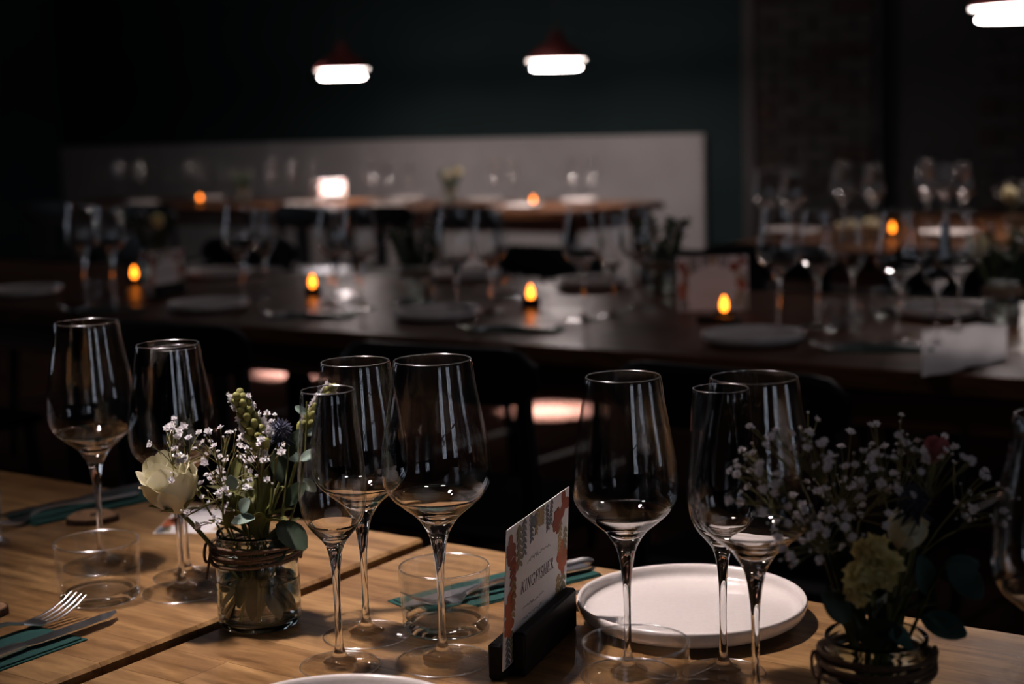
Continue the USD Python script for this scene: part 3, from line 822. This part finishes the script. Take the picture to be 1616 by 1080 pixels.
# yellow statice
t = thing('yellow_flower', 'pale yellow ruffled flower head at the front of the right bouquet', 'flower', J2, YAW)
part('stem', tube(curve((0, 0, .012), RW(1382, 925, -.035), (0, -.01, .01), 8), .0018, 6), 'stem_green', t, smooth=60)
rng = random.Random(77)
for (x, y, r) in ((1372, 868, .010), (1390, 862, .009), (1404, 880, .010), (1360, 893, .010), (1382, 895, .010), (1402, 904, .009), (1356, 912, .0085), (1376, 915, .008), (1355, 932, .008), (1393, 878, .009)):
    part('bloom', cat([petal_puff(RW(x - 24, y - 20, -.035 + rng.uniform(-.006, .006)) + np.array([rng.uniform(-.003, .003) for _ in range(3)]), r * .80, rng, (0, -.8, .4)) for _ in range(6)]), 'petal_yellow', t, smooth=False)
rose(J2, 'pale cream rose bud behind the yellow flower in the right bouquet', RW(1424, 870, -.0), (.1, -.1, 1), .0125, 12)
rose(J2, 'dim pink rose at the right top of the right bouquet', RW(1480, 745, .02), (.1, -.2, 1), .0080, 13, petal='petal_pink')
leaf_stem(J2, 'dark teal leafy stem drooping at the right of the right jar', [(0, 0, .012), RW(1430, 990, -.01), RW(1480, 880, -.015)],
          [(RW(1478, 880, -.02), (.6, -.3, -.5), .030, .022, (.2, -.8, .5)), (RW(1470, 900, -.01), (.9, -.2, .3), .028, .018, (-.3, -.9, .2)), (RW(1455, 930, -.01), (-.2, -.3, .9), .03, .016, (.2, -.9, .1)), (RW(1440, 960, -.02), (.8, -.4, -.2), .03, .02, (0, -.7, .6)), (RW(1420, 990, -.03), (-.5, -.6, .4), .03, .018, (0, -.7, .6))], 'leaf_teal', 6)
leaf_stem(J2, 'dark green leafy stem at the left of the right jar', [(0, 0, .012), RW(1340, 1000, -.015), RW(1325, 900, -.01)],
          [(RW(1330, 960, -.02), (-.5, -.3, .6), .03, .018, (.3, -.9, .2)), (RW(1328, 930, -.02), (.3, -.3, .8), .03, .016, (-.3, -.9, .2)), (RW(1340, 980, -.03), (.6, -.5, .3), .03, .02, (0, -.8, .5)), (RW(1326, 905, -.01), (-.2, 0, .9), .028, .013, (0, -1, 0))], 'leaf_dark', 7)

# ------------------------------------------------------------------ name card
def glyph(ch):
    "high-waisted serif capitals, unit height, thick stems and hairlines"
    T, t_, s = .13, .045, .03
    def v(x, w=T, y0=0, y1=1): return sbox(x, y0, x + w, y1)
    def serif(x, w=T, top=True, bot=True):
        o = []
        if bot: o.append(sbox(x - .07, 0, x + w + .07, s))
        if top: o.append(sbox(x - .07, 1 - s, x + w + .07, 1))
        return o
    def ln(pts, w): return LineString(pts).buffer(w / 2, cap_style=2)
    def arc(cx, cy, rx, ry, a0, a1, w):
        return LineString([(cx + rx * math.cos(math.radians(a0 + (a1 - a0) * i / 20)), cy + ry * math.sin(math.radians(a0 + (a1 - a0) * i / 20))) for i in range(21)]).buffer(w / 2, cap_style=2)
    if ch == 'K': g, w = [v(.1), *serif(.1), ln([(.2, .42), (.68, 1)], t_), ln([(.33, .58), (.74, 0)], T), sbox(.58, 1 - s, .82, 1), sbox(.6, 0, .88, s)], .86
    elif ch == 'I': g, w = [v(.1), *serif(.1)], .36
    elif ch == 'N': g, w = [v(.1, t_), *serif(.1, t_), v(.72, t_), *serif(.72, t_), ln([(.12, .98), (.745, .02)], T)], .86
    elif ch == 'G': g, w = [arc(.48, .5, .38, .48, 45, 315, .09), v(.70, T, .08, .42), sbox(.6, .40, .9, .43), v(.74, t_, .72, .95)], .92
    elif ch == 'F': g, w = [v(.1), *serif(.1), sbox(.1, 1 - s, .62, 1), sbox(.2, .5, .48, .53), v(.58, t_, .76, 1), v(.46, t_, .40, .64)], .66
    elif ch == 'S': g, w = [arc(.3, .74, .20, .23, 20, 270, .09), arc(.3, .26, .21, .24, 90, -160, .10), v(.47, t_, .74, .95), v(.08, t_, .05, .28)], .6
    elif ch == 'H': g, w = [v(.1), *serif(.1), v(.66), *serif(.66), sbox(.2, .49, .7, .53)], .9
    elif ch == 'E': g, w = [v(.1), *serif(.1), sbox(.1, 1 - s, .62, 1), sbox(.1, 0, .64, s), sbox(.2, .5, .48, .53), v(.58, t_, .78, 1), v(.60, t_, 0, .24), v(.46, t_, .40, .64)], .72
    else: g, w = [v(.1), *serif(.1), arc(.24, .73, .28, .25, 90, -90, .08), ln([(.34, .48), (.74, 0)], T), sbox(.62, 0, .86, s)], .82
    return union_all(g), w


def lettering(word, h, squeeze=.85, slant=.16):
    x = 0; out = []
    for ch in word:
        g, w = glyph(ch)
        out.append(affinity.translate(g, x, 0)); x += w + .10
    g = affinity.affine_transform(union_all(out), [h * squeeze, h * slant * squeeze, 0, h, 0, 0])
    return g, x * h * squeeze


def squiggle(x0, x1, y, h, seed):
    rng = random.Random(seed); P = []; x = x0
    while x < x1:
        P.append((x, y + rng.uniform(-.5, .5) * h)); x += h * rng.uniform(.35, .6)
    return LineString(P).buffer(h * .10)


def name_card(loc, label, rotz, word, lean, seed, Wc=.150, Hc=.114, holder=True, flat=False):
    t = thing('name_card', label, 'name card', loc, rotz)
    z0 = .010 if holder else 0

    def stand(mm):                          # drawn in (u, v), stood upright: u -> x, v -> z, front face towards -y, leaning
        v = np.array(mm.vertices)
        if flat: mm.vertices = np.stack([v[:, 0], v[:, 1], v[:, 2] + .0006], 1)
        else: mm.vertices = np.stack([v[:, 0], -v[:, 2] - lean * v[:, 1], v[:, 1] + z0], 1)
        if not flat: mm.invert() if mm.volume < 0 else None
        return mm
    cd_ = part('card', stand(extr(sbox(0, 0, Wc, Hc), .0006, -.0006)), 'card_paper', t, smooth=False)
    rng = random.Random(seed)
    prints = {'print_orange': [], 'print_rust': [], 'print_ochre': [], 'print_slate': [], 'print_olive': []}

    def bloom(cx, cy, r, key, n=5):
        for k in range(n):
            a = k * 2 * PI / n + rng.uniform(-.2, .2)
            e = affinity.rotate(affinity.scale(Point(0, 0).buffer(1, 12), r * .62, r * .42), math.degrees(a))
            prints[key].append(affinity.translate(e, cx + r * .5 * math.cos(a), cy + r * .5 * math.sin(a)))

    def spray(cx, cy, L, ang, key, n=6):
        for k in range(n):
            s = k / (n - 1)
            for sd in (-1, 1):
                a = ang + sd * .8
                e = affinity.rotate(affinity.scale(Point(0, 0).buffer(1, 8), L * .16, L * .06), math.degrees(a))
                prints[key].append(affinity.translate(e, cx + L * s * math.cos(ang) + L * .12 * math.cos(a), cy + L * s * math.sin(ang) + L * .12 * math.sin(a)))
        prints[key].append(LineString([(cx, cy), (cx + L * math.cos(ang), cy + L * math.sin(ang))]).buffer(L * .02))
    w, h = Wc, Hc
    bloom(.915 * w, .90 * h, .0125, 'print_rust', 3); bloom(.80 * w, .80 * h, .0105, 'print_rust', 8); bloom(.905 * w, .50 * h, .0125, 'print_orange', 4); bloom(.92 * w, .42 * h, .010, 'print_orange', 4)
    bloom(.055 * w, .84 * h, .0115, 'print_rust', 4); bloom(.06 * w, .42 * h, .0125, 'print_orange', 4); bloom(.07 * w, .30 * h, .010, 'print_orange', 5); bloom(.52 * w, .92 * h, .007, 'print_ochre', 6)
    bloom(.12 * w, .70 * h, .008, 'print_orange', 5); bloom(.42 * w, .93 * h, .006, 'print_slate', 5)
    for (x, y, L, a, k_) in ((.70, .99, .018, -1.7, 'print_slate'), (.62, .98, .020, -1.4, 'print_slate'), (.47, 1.0, .018, -1.7, 'print_ochre'), (.36, .99, .020, -1.4, 'print_slate'), (.26, .99, .026, -1.5, 'print_slate'), (.18, .97, .030, -1.45, 'print_olive'),
                             (.10, .82, .034, -1.5, 'print_rust'), (.12, .60, .026, -1.55, 'print_ochre'), (.86, .78, .024, -1.6, 'print_ochre'), (.95, .70, .025, -1.6, 'print_olive'), (.86, .36, .030, -1.7, 'print_ochre'), (.93, .34, .036, -1.5, 'print_olive'), (.80, .20, .02, -1.3, 'print_olive'),
                             (.06, .22, .024, -1.5, 'print_slate'), (.11, .24, .022, -1.4, 'print_olive'), (.56, 1.0, .014, -1.6, 'print_olive')):
        spray(x * w, y * h, L, a, k_)
    frame = sbox(.0008, .0008, w - .0008, h - .0008)
    for k_, ps in prints.items():
        g = union_all(ps).intersection(frame)
        part('floral_print', stand(extr(g, .00012, .0002)), k_, cd_, smooth=False, kind='stuff')
    if word:
        g, L = lettering(word, .0098)
        sc = .53 * w / L
        g = affinity.scale(g, sc, 1, origin=(0, 0)); g = affinity.translate(g, .235 * w, .455 * h)
        part('lettering', stand(extr(g, .00012, .0002)), 'ink_grey', cd_, smooth=False, kind='stuff')
    part('small_text', stand(extr(union_all([squiggle(.33 * w, .70 * w, .665 * h, .0040, seed + 1), squiggle(.28 * w, .62 * w, .335 * h, .0030, seed + 2), squiggle(.27 * w, .58 * w, .255 * h, .0030, seed + 3)]), .00012, .0002)), 'ink_faint', cd_, smooth=False, kind='stuff')
    if holder:
        g = bev(.018, w - .004, -.0125, -.0016 + .0, 0, .036, .002)
        bk = bev(.004, w - .004, .0016, .014, 0, .030, .002)
        part('card_holder', cat([g, bk, bev(.018, w - .004, -.003, .003, 0, .0095, .001)]), 'holder_black', t, smooth=False)
    return t


c0, c1 = px(794, 1080), px(890, 988)
ang = math.atan2(c1[1] - c0[1], c1[0] - c0[0])
CARD = name_card((c0[0], c0[1], TH), 'upright floral card reading KINGFISHER in a black holder, before the wine glasses', ang, 'KINGFISHER', .06, 31)
q0, q1 = px(237, 839), px(262, 789)
name_card(px(241, 843), 'white floral card lying flat on the table left of the twine jar', YAW - .05, None, 0, 33, Wc=.085, Hc=.12, holder=False, flat=True)

# ------------------------------------------------------------------ cutlery, napkins, wood slices (x along the piece, tip at +x)
def fork(loc, rot, label):
    t = thing('fork', label, 'fork', loc, rot)
    xs = np.array([-.105, -.098, -.07, -.03, 0, .025, .04])
    part('handle', ribbon(np.stack([xs, 0 * xs, np.array([.004, .004, .005, .008, .011, .010, .006])], 1), [.011, .0165, .0155, .010, .0065, .006, .0075], [.002, .003, .003, .0032, .0032, .003, .0026]), 'steel', t, smooth=40)
    x2 = np.array([.04, .045, .052, .060])
    hd = ribbon(np.stack([x2, 0 * x2, np.array([.006, .0045, .003, .0028])], 1), [.0075, .014, .0225, .0245], .0022)
    hp = part('head', hd, 'steel', t, smooth=40)
    x3 = np.array([.058, .068, .080, .092, .102])
    for k in range(4):
        y = -.0105 + .007 * k
        part('tine', ribbon(np.stack([x3, 0 * x3 + y, np.array([.0028, .0035, .0065, .0115, .0175])], 1), [.0036, .0034, .0031, .0027, .0014], [.0021, .002, .002, .0018, .0012]), 'steel', hp, smooth=40)
    return t


def knife(loc, rot, label):
    t = thing('knife', label, 'knife', loc, rot)
    xs = np.array([-.115, -.108, -.08, -.03, -.004, .0])
    part('handle', ribbon(np.stack([xs, 0 * xs, 0 * xs + .0042], 1), [.010, .0165, .0175, .0145, .0125, .011], [.004, .006, .0068, .0062, .0058, .004]), 'steel', t, smooth=40)
    bl = Polygon([(0, -.005), (.012, -.0085), (.06, -.0095), (.088, -.008), (.103, -.001), (.106, .0045), (.09, .006), (.02, .006), (0, .005)])
    part('blade', extr(bl, .0014, .0032), 'steel', t, smooth=False)
    return t


def napkin(loc, rot, label, L=.20, Wd=.07):
    t = thing('napkin', label, 'napkin', loc, rot)
    part('lower_fold', bev(-L / 2, L / 2, -Wd / 2, Wd / 2, .0, .0013, .0004), 'napkin_teal', t, smooth=False)
    part('upper_fold', bev(-L / 2 + .001, L / 2 - .004, -Wd / 2 + .003, Wd / 2 - .001, .0013, .0028, .0005), 'napkin_teal', t, smooth=False)
    return t


def slice_(loc, rot, label):
    t = thing('wood_slice', label, 'wood slice', loc, rot)
    rng = random.Random(5)
    a = np.arange(30) * 2 * PI / 30
    r = .0285 + .0012 * np.sin(a * 3 + 1) + .0008 * np.sin(a * 5)
    out = Polygon(np.stack([r * np.cos(a), r * np.sin(a)], 1))
    hole = Point(-.018, 0).buffer(.0032, 8)
    part('face', extr(out.buffer(-.0018).difference(hole), .0071, 0), 'slice_wood', t, smooth=False)
    part('bark_edge', extr(out.difference(out.buffer(-.0018)), .0066, 0), 'bark', t, smooth=False)
    hrt = union_all([Point(-.0035, .003).buffer(.0045, 8), Point(.0035, .003).buffer(.0045, 8), Polygon([(-.0077, .0015), (.0077, .0015), (0, -.0085)])])
    part('heart_mark', extr(affinity.translate(hrt, .004, 0), .0002, .0071), 'burnt_mark', t, smooth=False)
    return t


def setting(tipf, rot, labels, objs=None, dz=.0028):
    "napkin with fork and knife on it; tipf: napkin centre"
    c = np.array(tipf); d = np.array([math.cos(rot), math.sin(rot), 0]); s = np.array([-d[1], d[0], 0])
    if objs is None:
        n = napkin(c, rot, labels[0]); fk = fork(c + d * .022 + s * .016 + [0, 0, dz], rot, labels[1]); kn = knife(c + d * .03 - s * .014 + [0, 0, dz], rot, labels[2])
        return n, fk, kn
    dup(objs[0], c, rot, labels[0]); dup(objs[1], c + d * .022 + s * .016 + [0, 0, dz], rot, labels[1]); dup(objs[2], c + d * .03 - s * .014 + [0, 0, dz], rot, labels[2])


# setting at the lower left, tips towards the far edge
e0, e1 = px(116, 1005), px(0, 1046)
ra = math.atan2(e0[1] - e1[1], e0[0] - e1[0])
d_ = np.array([math.cos(ra), math.sin(ra), 0]); s_ = np.array([-d_[1], d_[0], 0])
N1 = napkin(e0 - d_ * .1 + s_ * .016, ra, 'folded teal napkin under the fork and knife at the lower left')
kt = px(190, 967, TH + .006)
K1 = knife(np.array([kt[0], kt[1], TH + .0028]) - d_ * .106, ra + .02, 'steel knife on the teal napkin at the lower left')
ft = px(121, 936, TH + .02)
F1 = fork(np.array([ft[0], ft[1], TH + .0028]) - d_ * .102, ra - .03, 'steel fork with raised tines on the teal napkin at the lower left')
W1 = slice_(px(-40, 972), .5, 'wood slice cut by the left picture edge beside the lower left napkin')
# setting at the back left (tips towards the near left)
a0, a1 = px(238, 779), px(40, 822)
rb_ = math.atan2(a1[1] - a0[1], a1[0] - a0[0])
db = np.array([math.cos(rb_), math.sin(rb_), 0]); sb = np.array([-db[1], db[0], 0])
mid = (a0 + a1) / 2
dup(N1, mid - db * .01, rb_, 'folded teal napkin at the back left corner of the table')
dup(K1, mid + db * .0 - sb * .018 + [0, 0, .0028], rb_, 'knife on the back left teal napkin')
dup(F1, mid + db * .045 + sb * .012 + [0, 0, .0028], rb_ + .05, 'fork on the back left teal napkin')
dup(W1, px(146, 822), .2, 'round wood slice beside the back left napkin')
# setting behind the card
b0, b1 = px(915, 897), px(700, 950)
rc = math.atan2(b1[1] - b0[1], b1[0] - b0[0])
dc = np.array([math.cos(rc), math.sin(rc), 0]); sc_ = np.array([-dc[1], dc[0], 0])
cc = (b0 + b1) / 2
dup(N1, b0 + dc * .1, rc, 'folded teal napkin behind the name card')
kt = px(632, 969)
dup(K1, np.array([kt[0], kt[1], TH + .0028]) - dc * .106, rc, 'knife on the teal napkin behind the tumbler by the name card')
dup(F1, b0 + dc * .108 + sc_ * .016 + [0, 0, .0028], rc, 'fork on the teal napkin behind the name card')
dup(W1, px(908, 950), 1.4, 'round wood slice directly behind the name card, left of the empty plate')


# ------------------------------------------------------------------ chairs
def chair(loc, rot, label):
    "black bistro chair: sitter faces +y, curved top rail at the back (-y)"
    t = thing('dining_chair', label, 'chair', loc, rot, 'black chairs')
    part('seat', bev(-.20, .20, -.19, .21, .445, .47, .012), 'chair_black', t, smooth=False)
    xs = np.linspace(-.205, .205, 15)
    pr = np.stack([xs, -.215 + .30 * xs ** 2 * 4 * .28, 0 * xs], 1)
    V, Fc = [], []
    sec = [(-.009, .70), (-.012, .72), (-.012, .785), (-.007, .80), (.007, .80), (.012, .785), (.012, .72), (.009, .70)]
    for i, (x, y, _) in enumerate(pr):
        e = abs(x) / .205; cut = .030 * max(0, (e - .75) / .25) ** 2
        for (a, z_) in sec:
            V.append((x, y + a, z_ + (cut if z_ < .75 else -cut)))
    n = 8
    for i in range(14):
        for j in range(n):
            p, q = i * n + j, i * n + (j + 1) % n
            Fc += [(p, q, q + n), (p, q + n, p + n)]
    e = 14 * n
    Fc += [(0, k + 1, k) for k in range(1, n - 1)] + [(e, e + k, e + k + 1) for k in range(1, n - 1)]
    mm = trimesh.Trimesh(V, Fc, process=False); mm.fix_normals()
    part('top_rail', mm, 'chair_black', t, smooth=35)
    for sx in (-1, 1):
        part('back_post', tube([(sx * .175, -.175, .45), (sx * .178, -.19, .6), (sx * .172, -.195, .74)], .016, 8), 'chair_black', t, smooth=40)
        part('leg', tube([(sx * .185, -.24, 0), (sx * .175, -.175, .45)], [.013, .017], 8), 'chair_black', t, smooth=40)
        part('leg', tube([(sx * .185, .20, 0), (sx * .17, .17, .45)], [.013, .017], 8), 'chair_black', t, smooth=40)
        part('stretcher', tube([(sx * .18, -.20, .2), (sx * .178, .185, .2)], .008, 6), 'chair_black', t, smooth=40)
    return t


CH = chair((-1.66, 2.36, 0), .06, 'black chair whose back shows behind the large wine glass by the name card')
dup(CH, (-1.06, 2.34, 0), -.05, 'black chair whose back shows above the two right wine glasses')
dup(CH, (-2.36, 2.40, 0), .04, 'black chair at the middle table behind the left flower jar')
dup(CH, (-3.45, 2.38, 0), 0, 'black chair at the middle table behind the two left wine glasses')
dup(CH, (-4.10, 2.40, 0), 0, 'black chair at the middle table near the left picture edge')
for i, (X, lb) in enumerate(((-4.55, 'at the left end'), (-3.85, 'behind the leaning name card'), (-2.62, 'behind the dark bouquet'), (-2.05, 'right of the dark bouquet'), (-1.35, 'behind the right glasses'))):
    dup(CH, (X, 3.80, 0), PI + (.1 if i % 2 else -.08), f'black chair on the far side of the middle table, {lb}')
for i, (X, lb) in enumerate(((-7.2, 'leftmost'), (-6.35, 'second from the left'), (-5.25, 'third from the left'), (-4.75, 'fourth from the left'), (-4.25, 'rightmost'))):
    dup(CH, (X, 6.05 - .05 * (i % 2), 0), (.05 if i % 2 else -.06), f'black chair on the near side of the far table, {lb}')
for i, (X, r, lb) in enumerate(((-2.0, .1, 'left one'), (-1.4, -.05, 'right one'))):
    dup(CH, (X, 4.44, 0), r, f'black chair at the near end of the table before the brick wall, {lb}')


# ------------------------------------------------------------------ candles
def candle(loc, label):
    t = thing('tea_light', label, 'candle', loc, 0, 'lit candles on the tables')
    part('holder', rows(lathe([(0, .0), (.021, .0), (.022, .002), (.022, .018), (.020, .0195), (.008, .0195), (0, .0195)], 28), 0, 99), 'holder_black', t, smooth=30)
    part('flame', rows(lathe(dense([(0, .0190), (.0040, .020), (.0078, .027), (.0080, .033), (.0054, .043), (.0020, .051), (0, .053)], 22), 20), 0, 99), 'flame_glow', t)
    return t


CD = candle(px(1143, 505), 'lit tea light in front of the floral card on the middle table')
for (x, y, lb) in ((838, 484, 'lit tea light on the middle table, second from the right'), (494, 465, 'lit tea light on the middle table, third from the right'), (213, 449, 'lit tea light on the middle table, leftmost, by the leaning card')):
    dup(CD, px(x, y), 0, lb)
for (x, Y, lb) in ((316, 6.62, 'lit tea light at the left on the far table'), (842, 6.62, 'lit tea light at the right on the far table under the second lamp'), (1408, 5.15, 'lit tea light on the right table, orange flame seen through a wine glass')):
    dup(CD, col(x, Y), 0, lb)
t = thing('candle_tray', 'low black tray under the tea light before the floral card', 'tray', px(1135, 509))
part('tray_base', bev(-.045, .045, -.02, .02, 0, .0001 + .012, .003), 'holder_black', t, smooth=False)


# ------------------------------------------------------------------ middle table
ordn = ['first', 'second', 'third', 'fourth', 'fifth', 'sixth', 'seventh', 'eighth']
mid_gl = [[(A, 136, 466), (B, 180, 462)], [(A, 385, 478), (F, 420, 468)], [(B, 530, 478), (A, 572, 488)], [(A, 722, 503), (B, 776, 494)], [(A, 922, 506), (F, 968, 500), (B, 1008, 490)], [(A, 1229, 521), (B, 1290, 516), (F, 1345, 508)], [(A, 1417, 540), (F, 1478, 545), (B, 1512, 526)]]
nm = {A: 'large wine glass', B: 'smaller wine glass', F: 'champagne flute'}
for i, cl in enumerate(mid_gl):
    for (o, x, y) in cl:
        dup(o, px(x, y), 0, f'{nm[o]} on the middle table, in the {ordn[i]} cluster from the left')
for (x, y, lb) in ((1188, 541, 'empty plate on the near edge of the middle table below the lit card'), (40, 466, 'empty plate on the middle table at the left picture edge'), (330, 489, 'empty plate on the near side of the middle table left of the second candle'), (345, 437, 'empty plate on the far side of the middle table above the left glasses'), (690, 503, 'empty plate on the near side of the middle table left of the third candle'), (735, 440, 'empty plate on the far side of the middle table right of the dark bouquet'), (1490, 500, 'empty plate at the right end of the middle table'), (935, 452, 'empty plate on the far side of the middle table beyond the fifth cluster')):
    dup(PA, px(x, y), 0, lb)
for (x, y, lb) in ((1405, 497, 'tumbler on the middle table left of the right end plate'), (800, 470, 'tumbler on the middle table left of the third candle'), (1330, 520, 'tumbler on the middle table between the two right clusters'), (545, 468, 'tumbler on the middle table right of the second candle'), (160, 478, 'tumbler on the middle table left of the leftmost candle'), (640, 480, 'tumbler on the middle table left of the dark bouquet')):
    dup(TU, px(x, y), 0, lb)
for i, (x, y, r, lb) in enumerate(((815, 522, -2.75, 'third candle'), (1385, 552, -2.7, 'right end plate'), (495, 500, -2.75, 'second candle'), (170, 492, -2.75, 'leftmost candle'))):
    setting(px(x, y), r, [f'teal napkin on the middle table near the {lb}', f'fork on the middle table near the {lb}', f'knife on the middle table near the {lb}'], (N1, F1, K1))
mc = px(1070, 492)
name_card((mc[0], mc[1], TH), 'floral card standing on the middle table, lit from the front by a tea light', YAW - .02, None, -.06, 31, Wc=.158, Hc=.122, holder=False)
lc = px(236, 474)
dup(CARD, (lc[0], lc[1], TH), YAW + 1.15, 'name card seen edge-on leaning on the middle table beside the leftmost candle')
# a sheet lying at the right end
t = thing('cloth_napkin', 'white cloth lying flat at the right end of the middle table', 'napkin', (0, 0, 0))
cq = [px(1455, 524), px(1590, 512), px(1588, 572), px(1455, 600)]
nx = 11; Vs = []
for i in range(nx):
    for j in range(nx):
        u, v = j / (nx - 1), i / (nx - 1)
        p = (cq[0] * (1 - u) + cq[1] * u) * (1 - v) + (cq[3] * (1 - u) + cq[2] * u) * v
        Vs.append((p[0], p[1], TH + .004 + .0018 * math.sin(j * 1.3 + i * .7) + .001 * math.sin(i * 2.1)))
Vs = np.array(Vs); Fs = []
for i in range(nx - 1):
    for j in range(nx - 1):
        p = i * nx + j; Fs += [(p, p + nx + 1, p + 1), (p, p + nx, p + nx + 1)]
cloth = trimesh.Trimesh(Vs, Fs, process=False)
if cloth.face_normals[:, 2].mean() < 0: cloth.invert()
v2 = cloth.copy(); v2.apply_translation([0, 0, -.0012]); v2.invert()
part('cloth', cat([cloth, v2]), 'linen_white', t, smooth=True)


def bouquet_far(at, where, seed, kinds, scale_rot=0):
    "a jar with its own flowers further back"
    r = random.Random(seed)
    dup(JA, at, JR + r.uniform(-1, 1), f'twine-wrapped flower jar {where}')
    rot = YAW + r.uniform(-.6, .6)
    loc = at
    for k in kinds:
        if k == 'g':
            for q in range(2):
                sp = [np.array((r.uniform(-.075, .075), r.uniform(-.06, .06), r.uniform(.135, .205))) for _ in range(12)]
                sprig(loc, f"{'looser' if q else 'denser'} baby's breath sprig in the jar {where}", sp, (r.uniform(-.02, .02), 0, .105), seed + q, rot, rad=(.0035, .0055))
        elif k == 'r':
            rose(loc, f'cream rose in the jar {where}', (r.uniform(-.045, .045), -.02, .135), (r.uniform(-.4, .4), -.3, 1), .021, seed, rot=rot)
        elif k == 'y':
            rose(loc, f'yellow rose in the jar {where}', (r.uniform(.0, .05), -.01, .15), (r.uniform(-.4, .4), -.3, 1), .019, seed + 3, petal='petal_yellow', rot=rot)
        elif k in 'lk':
            dark = k == 'k'
            for q in range(2):
                lv = []
                sx = (-1 if q else 1)
                for z_ in np.linspace(.09, .17, 7):
                    for sd in (-1, 1):
                        lv.append(((sx * (z_ - .05) * .35, 0, z_), (sd * .8 + sx * .2, r.uniform(-.6, .6), .45), .036, .020, (-sd * .4, -.7, .6)))
                leaf_stem(loc, f"{'left' if q else 'right'} {'upright' if dark else 'dark'} leafy stem, jar {where}", [(0, 0, .012), (sx * .012, 0, .09), (sx * .042, 0, .17)], lv, 'leaf_dark', seed, rot)


bouquet_far(px(660, 477), 'at the centre of the middle table', 210, 'lgk')
bouquet_far(px(1045, 462), 'on the middle table left of the lit card', 220, 'lg')
bouquet_far(px(243, 440), 'on the middle table at the left', 230, 'lgy')
bouquet_far(px(1580, 512), 'on the middle table at the right picture edge', 240, 'lrg')
bouquet_far(col(711, 6.72), 'on the far table left of the second lamp', 250, 'grly')
bouquet_far(col(383, 6.75), 'on the far table right of the left candle', 260, 'lg')
bouquet_far(col(1606, 5.0), 'with white flowers on the right table', 270, 'gr')

# ------------------------------------------------------------------ far table
far_x = [[(A, 190), (B, 222)], [(A, 300), (B, 325), (F, 356)], [(A, 432), (B, 462), (F, 496)], [(A, 588), (B, 612), (F, 646)], [(A, 782), (B, 810)], [(A, 904), (B, 934)]]
for i, cl in enumerate(far_x):
    for k, (o, x) in enumerate(cl):
        dup(o, col(x, 6.78 + .07 * (k % 2)), 0, f'{nm[o]} on the far table, in the {ordn[i]} cluster from the left')
for (x, Y, lb) in ((225, 6.42, 'first on the left'), (330, 6.9, 'behind the left candle'), (475, 6.42, 'below the bright card'), (610, 6.45, 'right of the bright card'), (640, 6.92, 'on the wall side at the fourth cluster'), (765, 6.9, 'on the wall side left of the right candle'), (825, 6.42, 'before the right candle'), (915, 6.88, 'on the wall side at the right end')):
    dup(PA, col(x, Y), 0, f'empty plate on the far table, {lb}')
fc = col(506, 6.90)
dup(CARD, (fc[0], fc[1], TH), YAW - .05, 'brightly lit name card on the far table under the left lamp')
fc = col(205, 6.6)
# ------------------------------------------------------------------ right table
rt = [[(A, 1208, 4.86), (B, 1250, 4.90)], [(A, 1330, 5.3), (B, 1378, 5.36)], [(A, 1462, 5.5), (F, 1490, 5.62), (B, 1520, 5.5)]]
for i, cl in enumerate(rt):
    for (o, x, Y) in cl:
        dup(o, col(x, Y), 0, f'{nm[o]} before the brick wall, in the {ordn[i]} cluster from the left')
for (x, Y, lb) in ((1495, 5.2, 'right of its candle'), (1250, 5.2, 'at its left end')):
    dup(PA, col(x, Y), 0, f'empty plate on the right table, {lb}')
bc = col(1352, 4.95)
t = thing('flower_box', 'low tan box of cream dried flowers on the right table', 'box', bc, YAW)
part('box', cat([bev(-.075, .075, -.03, -.026, 0, .05, .001), bev(-.075, .075, .026, .03, 0, .05, .001), bev(-.075, -.071, -.03, .03, 0, .05, .001), bev(.071, .075, -.03, .03, 0, .05, .001), bx(-.074, .074, -.029, .029, 0, .004)]), 'basket_tan', t, smooth=False)
rng = random.Random(9)
for k in range(22):
    part('dried_bloom', petal_puff(np.array([rng.uniform(-.065, .065), rng.uniform(-.024, .024), rng.uniform(.05, .07)]), .011, rng), 'petal_cream', t, smooth=False)
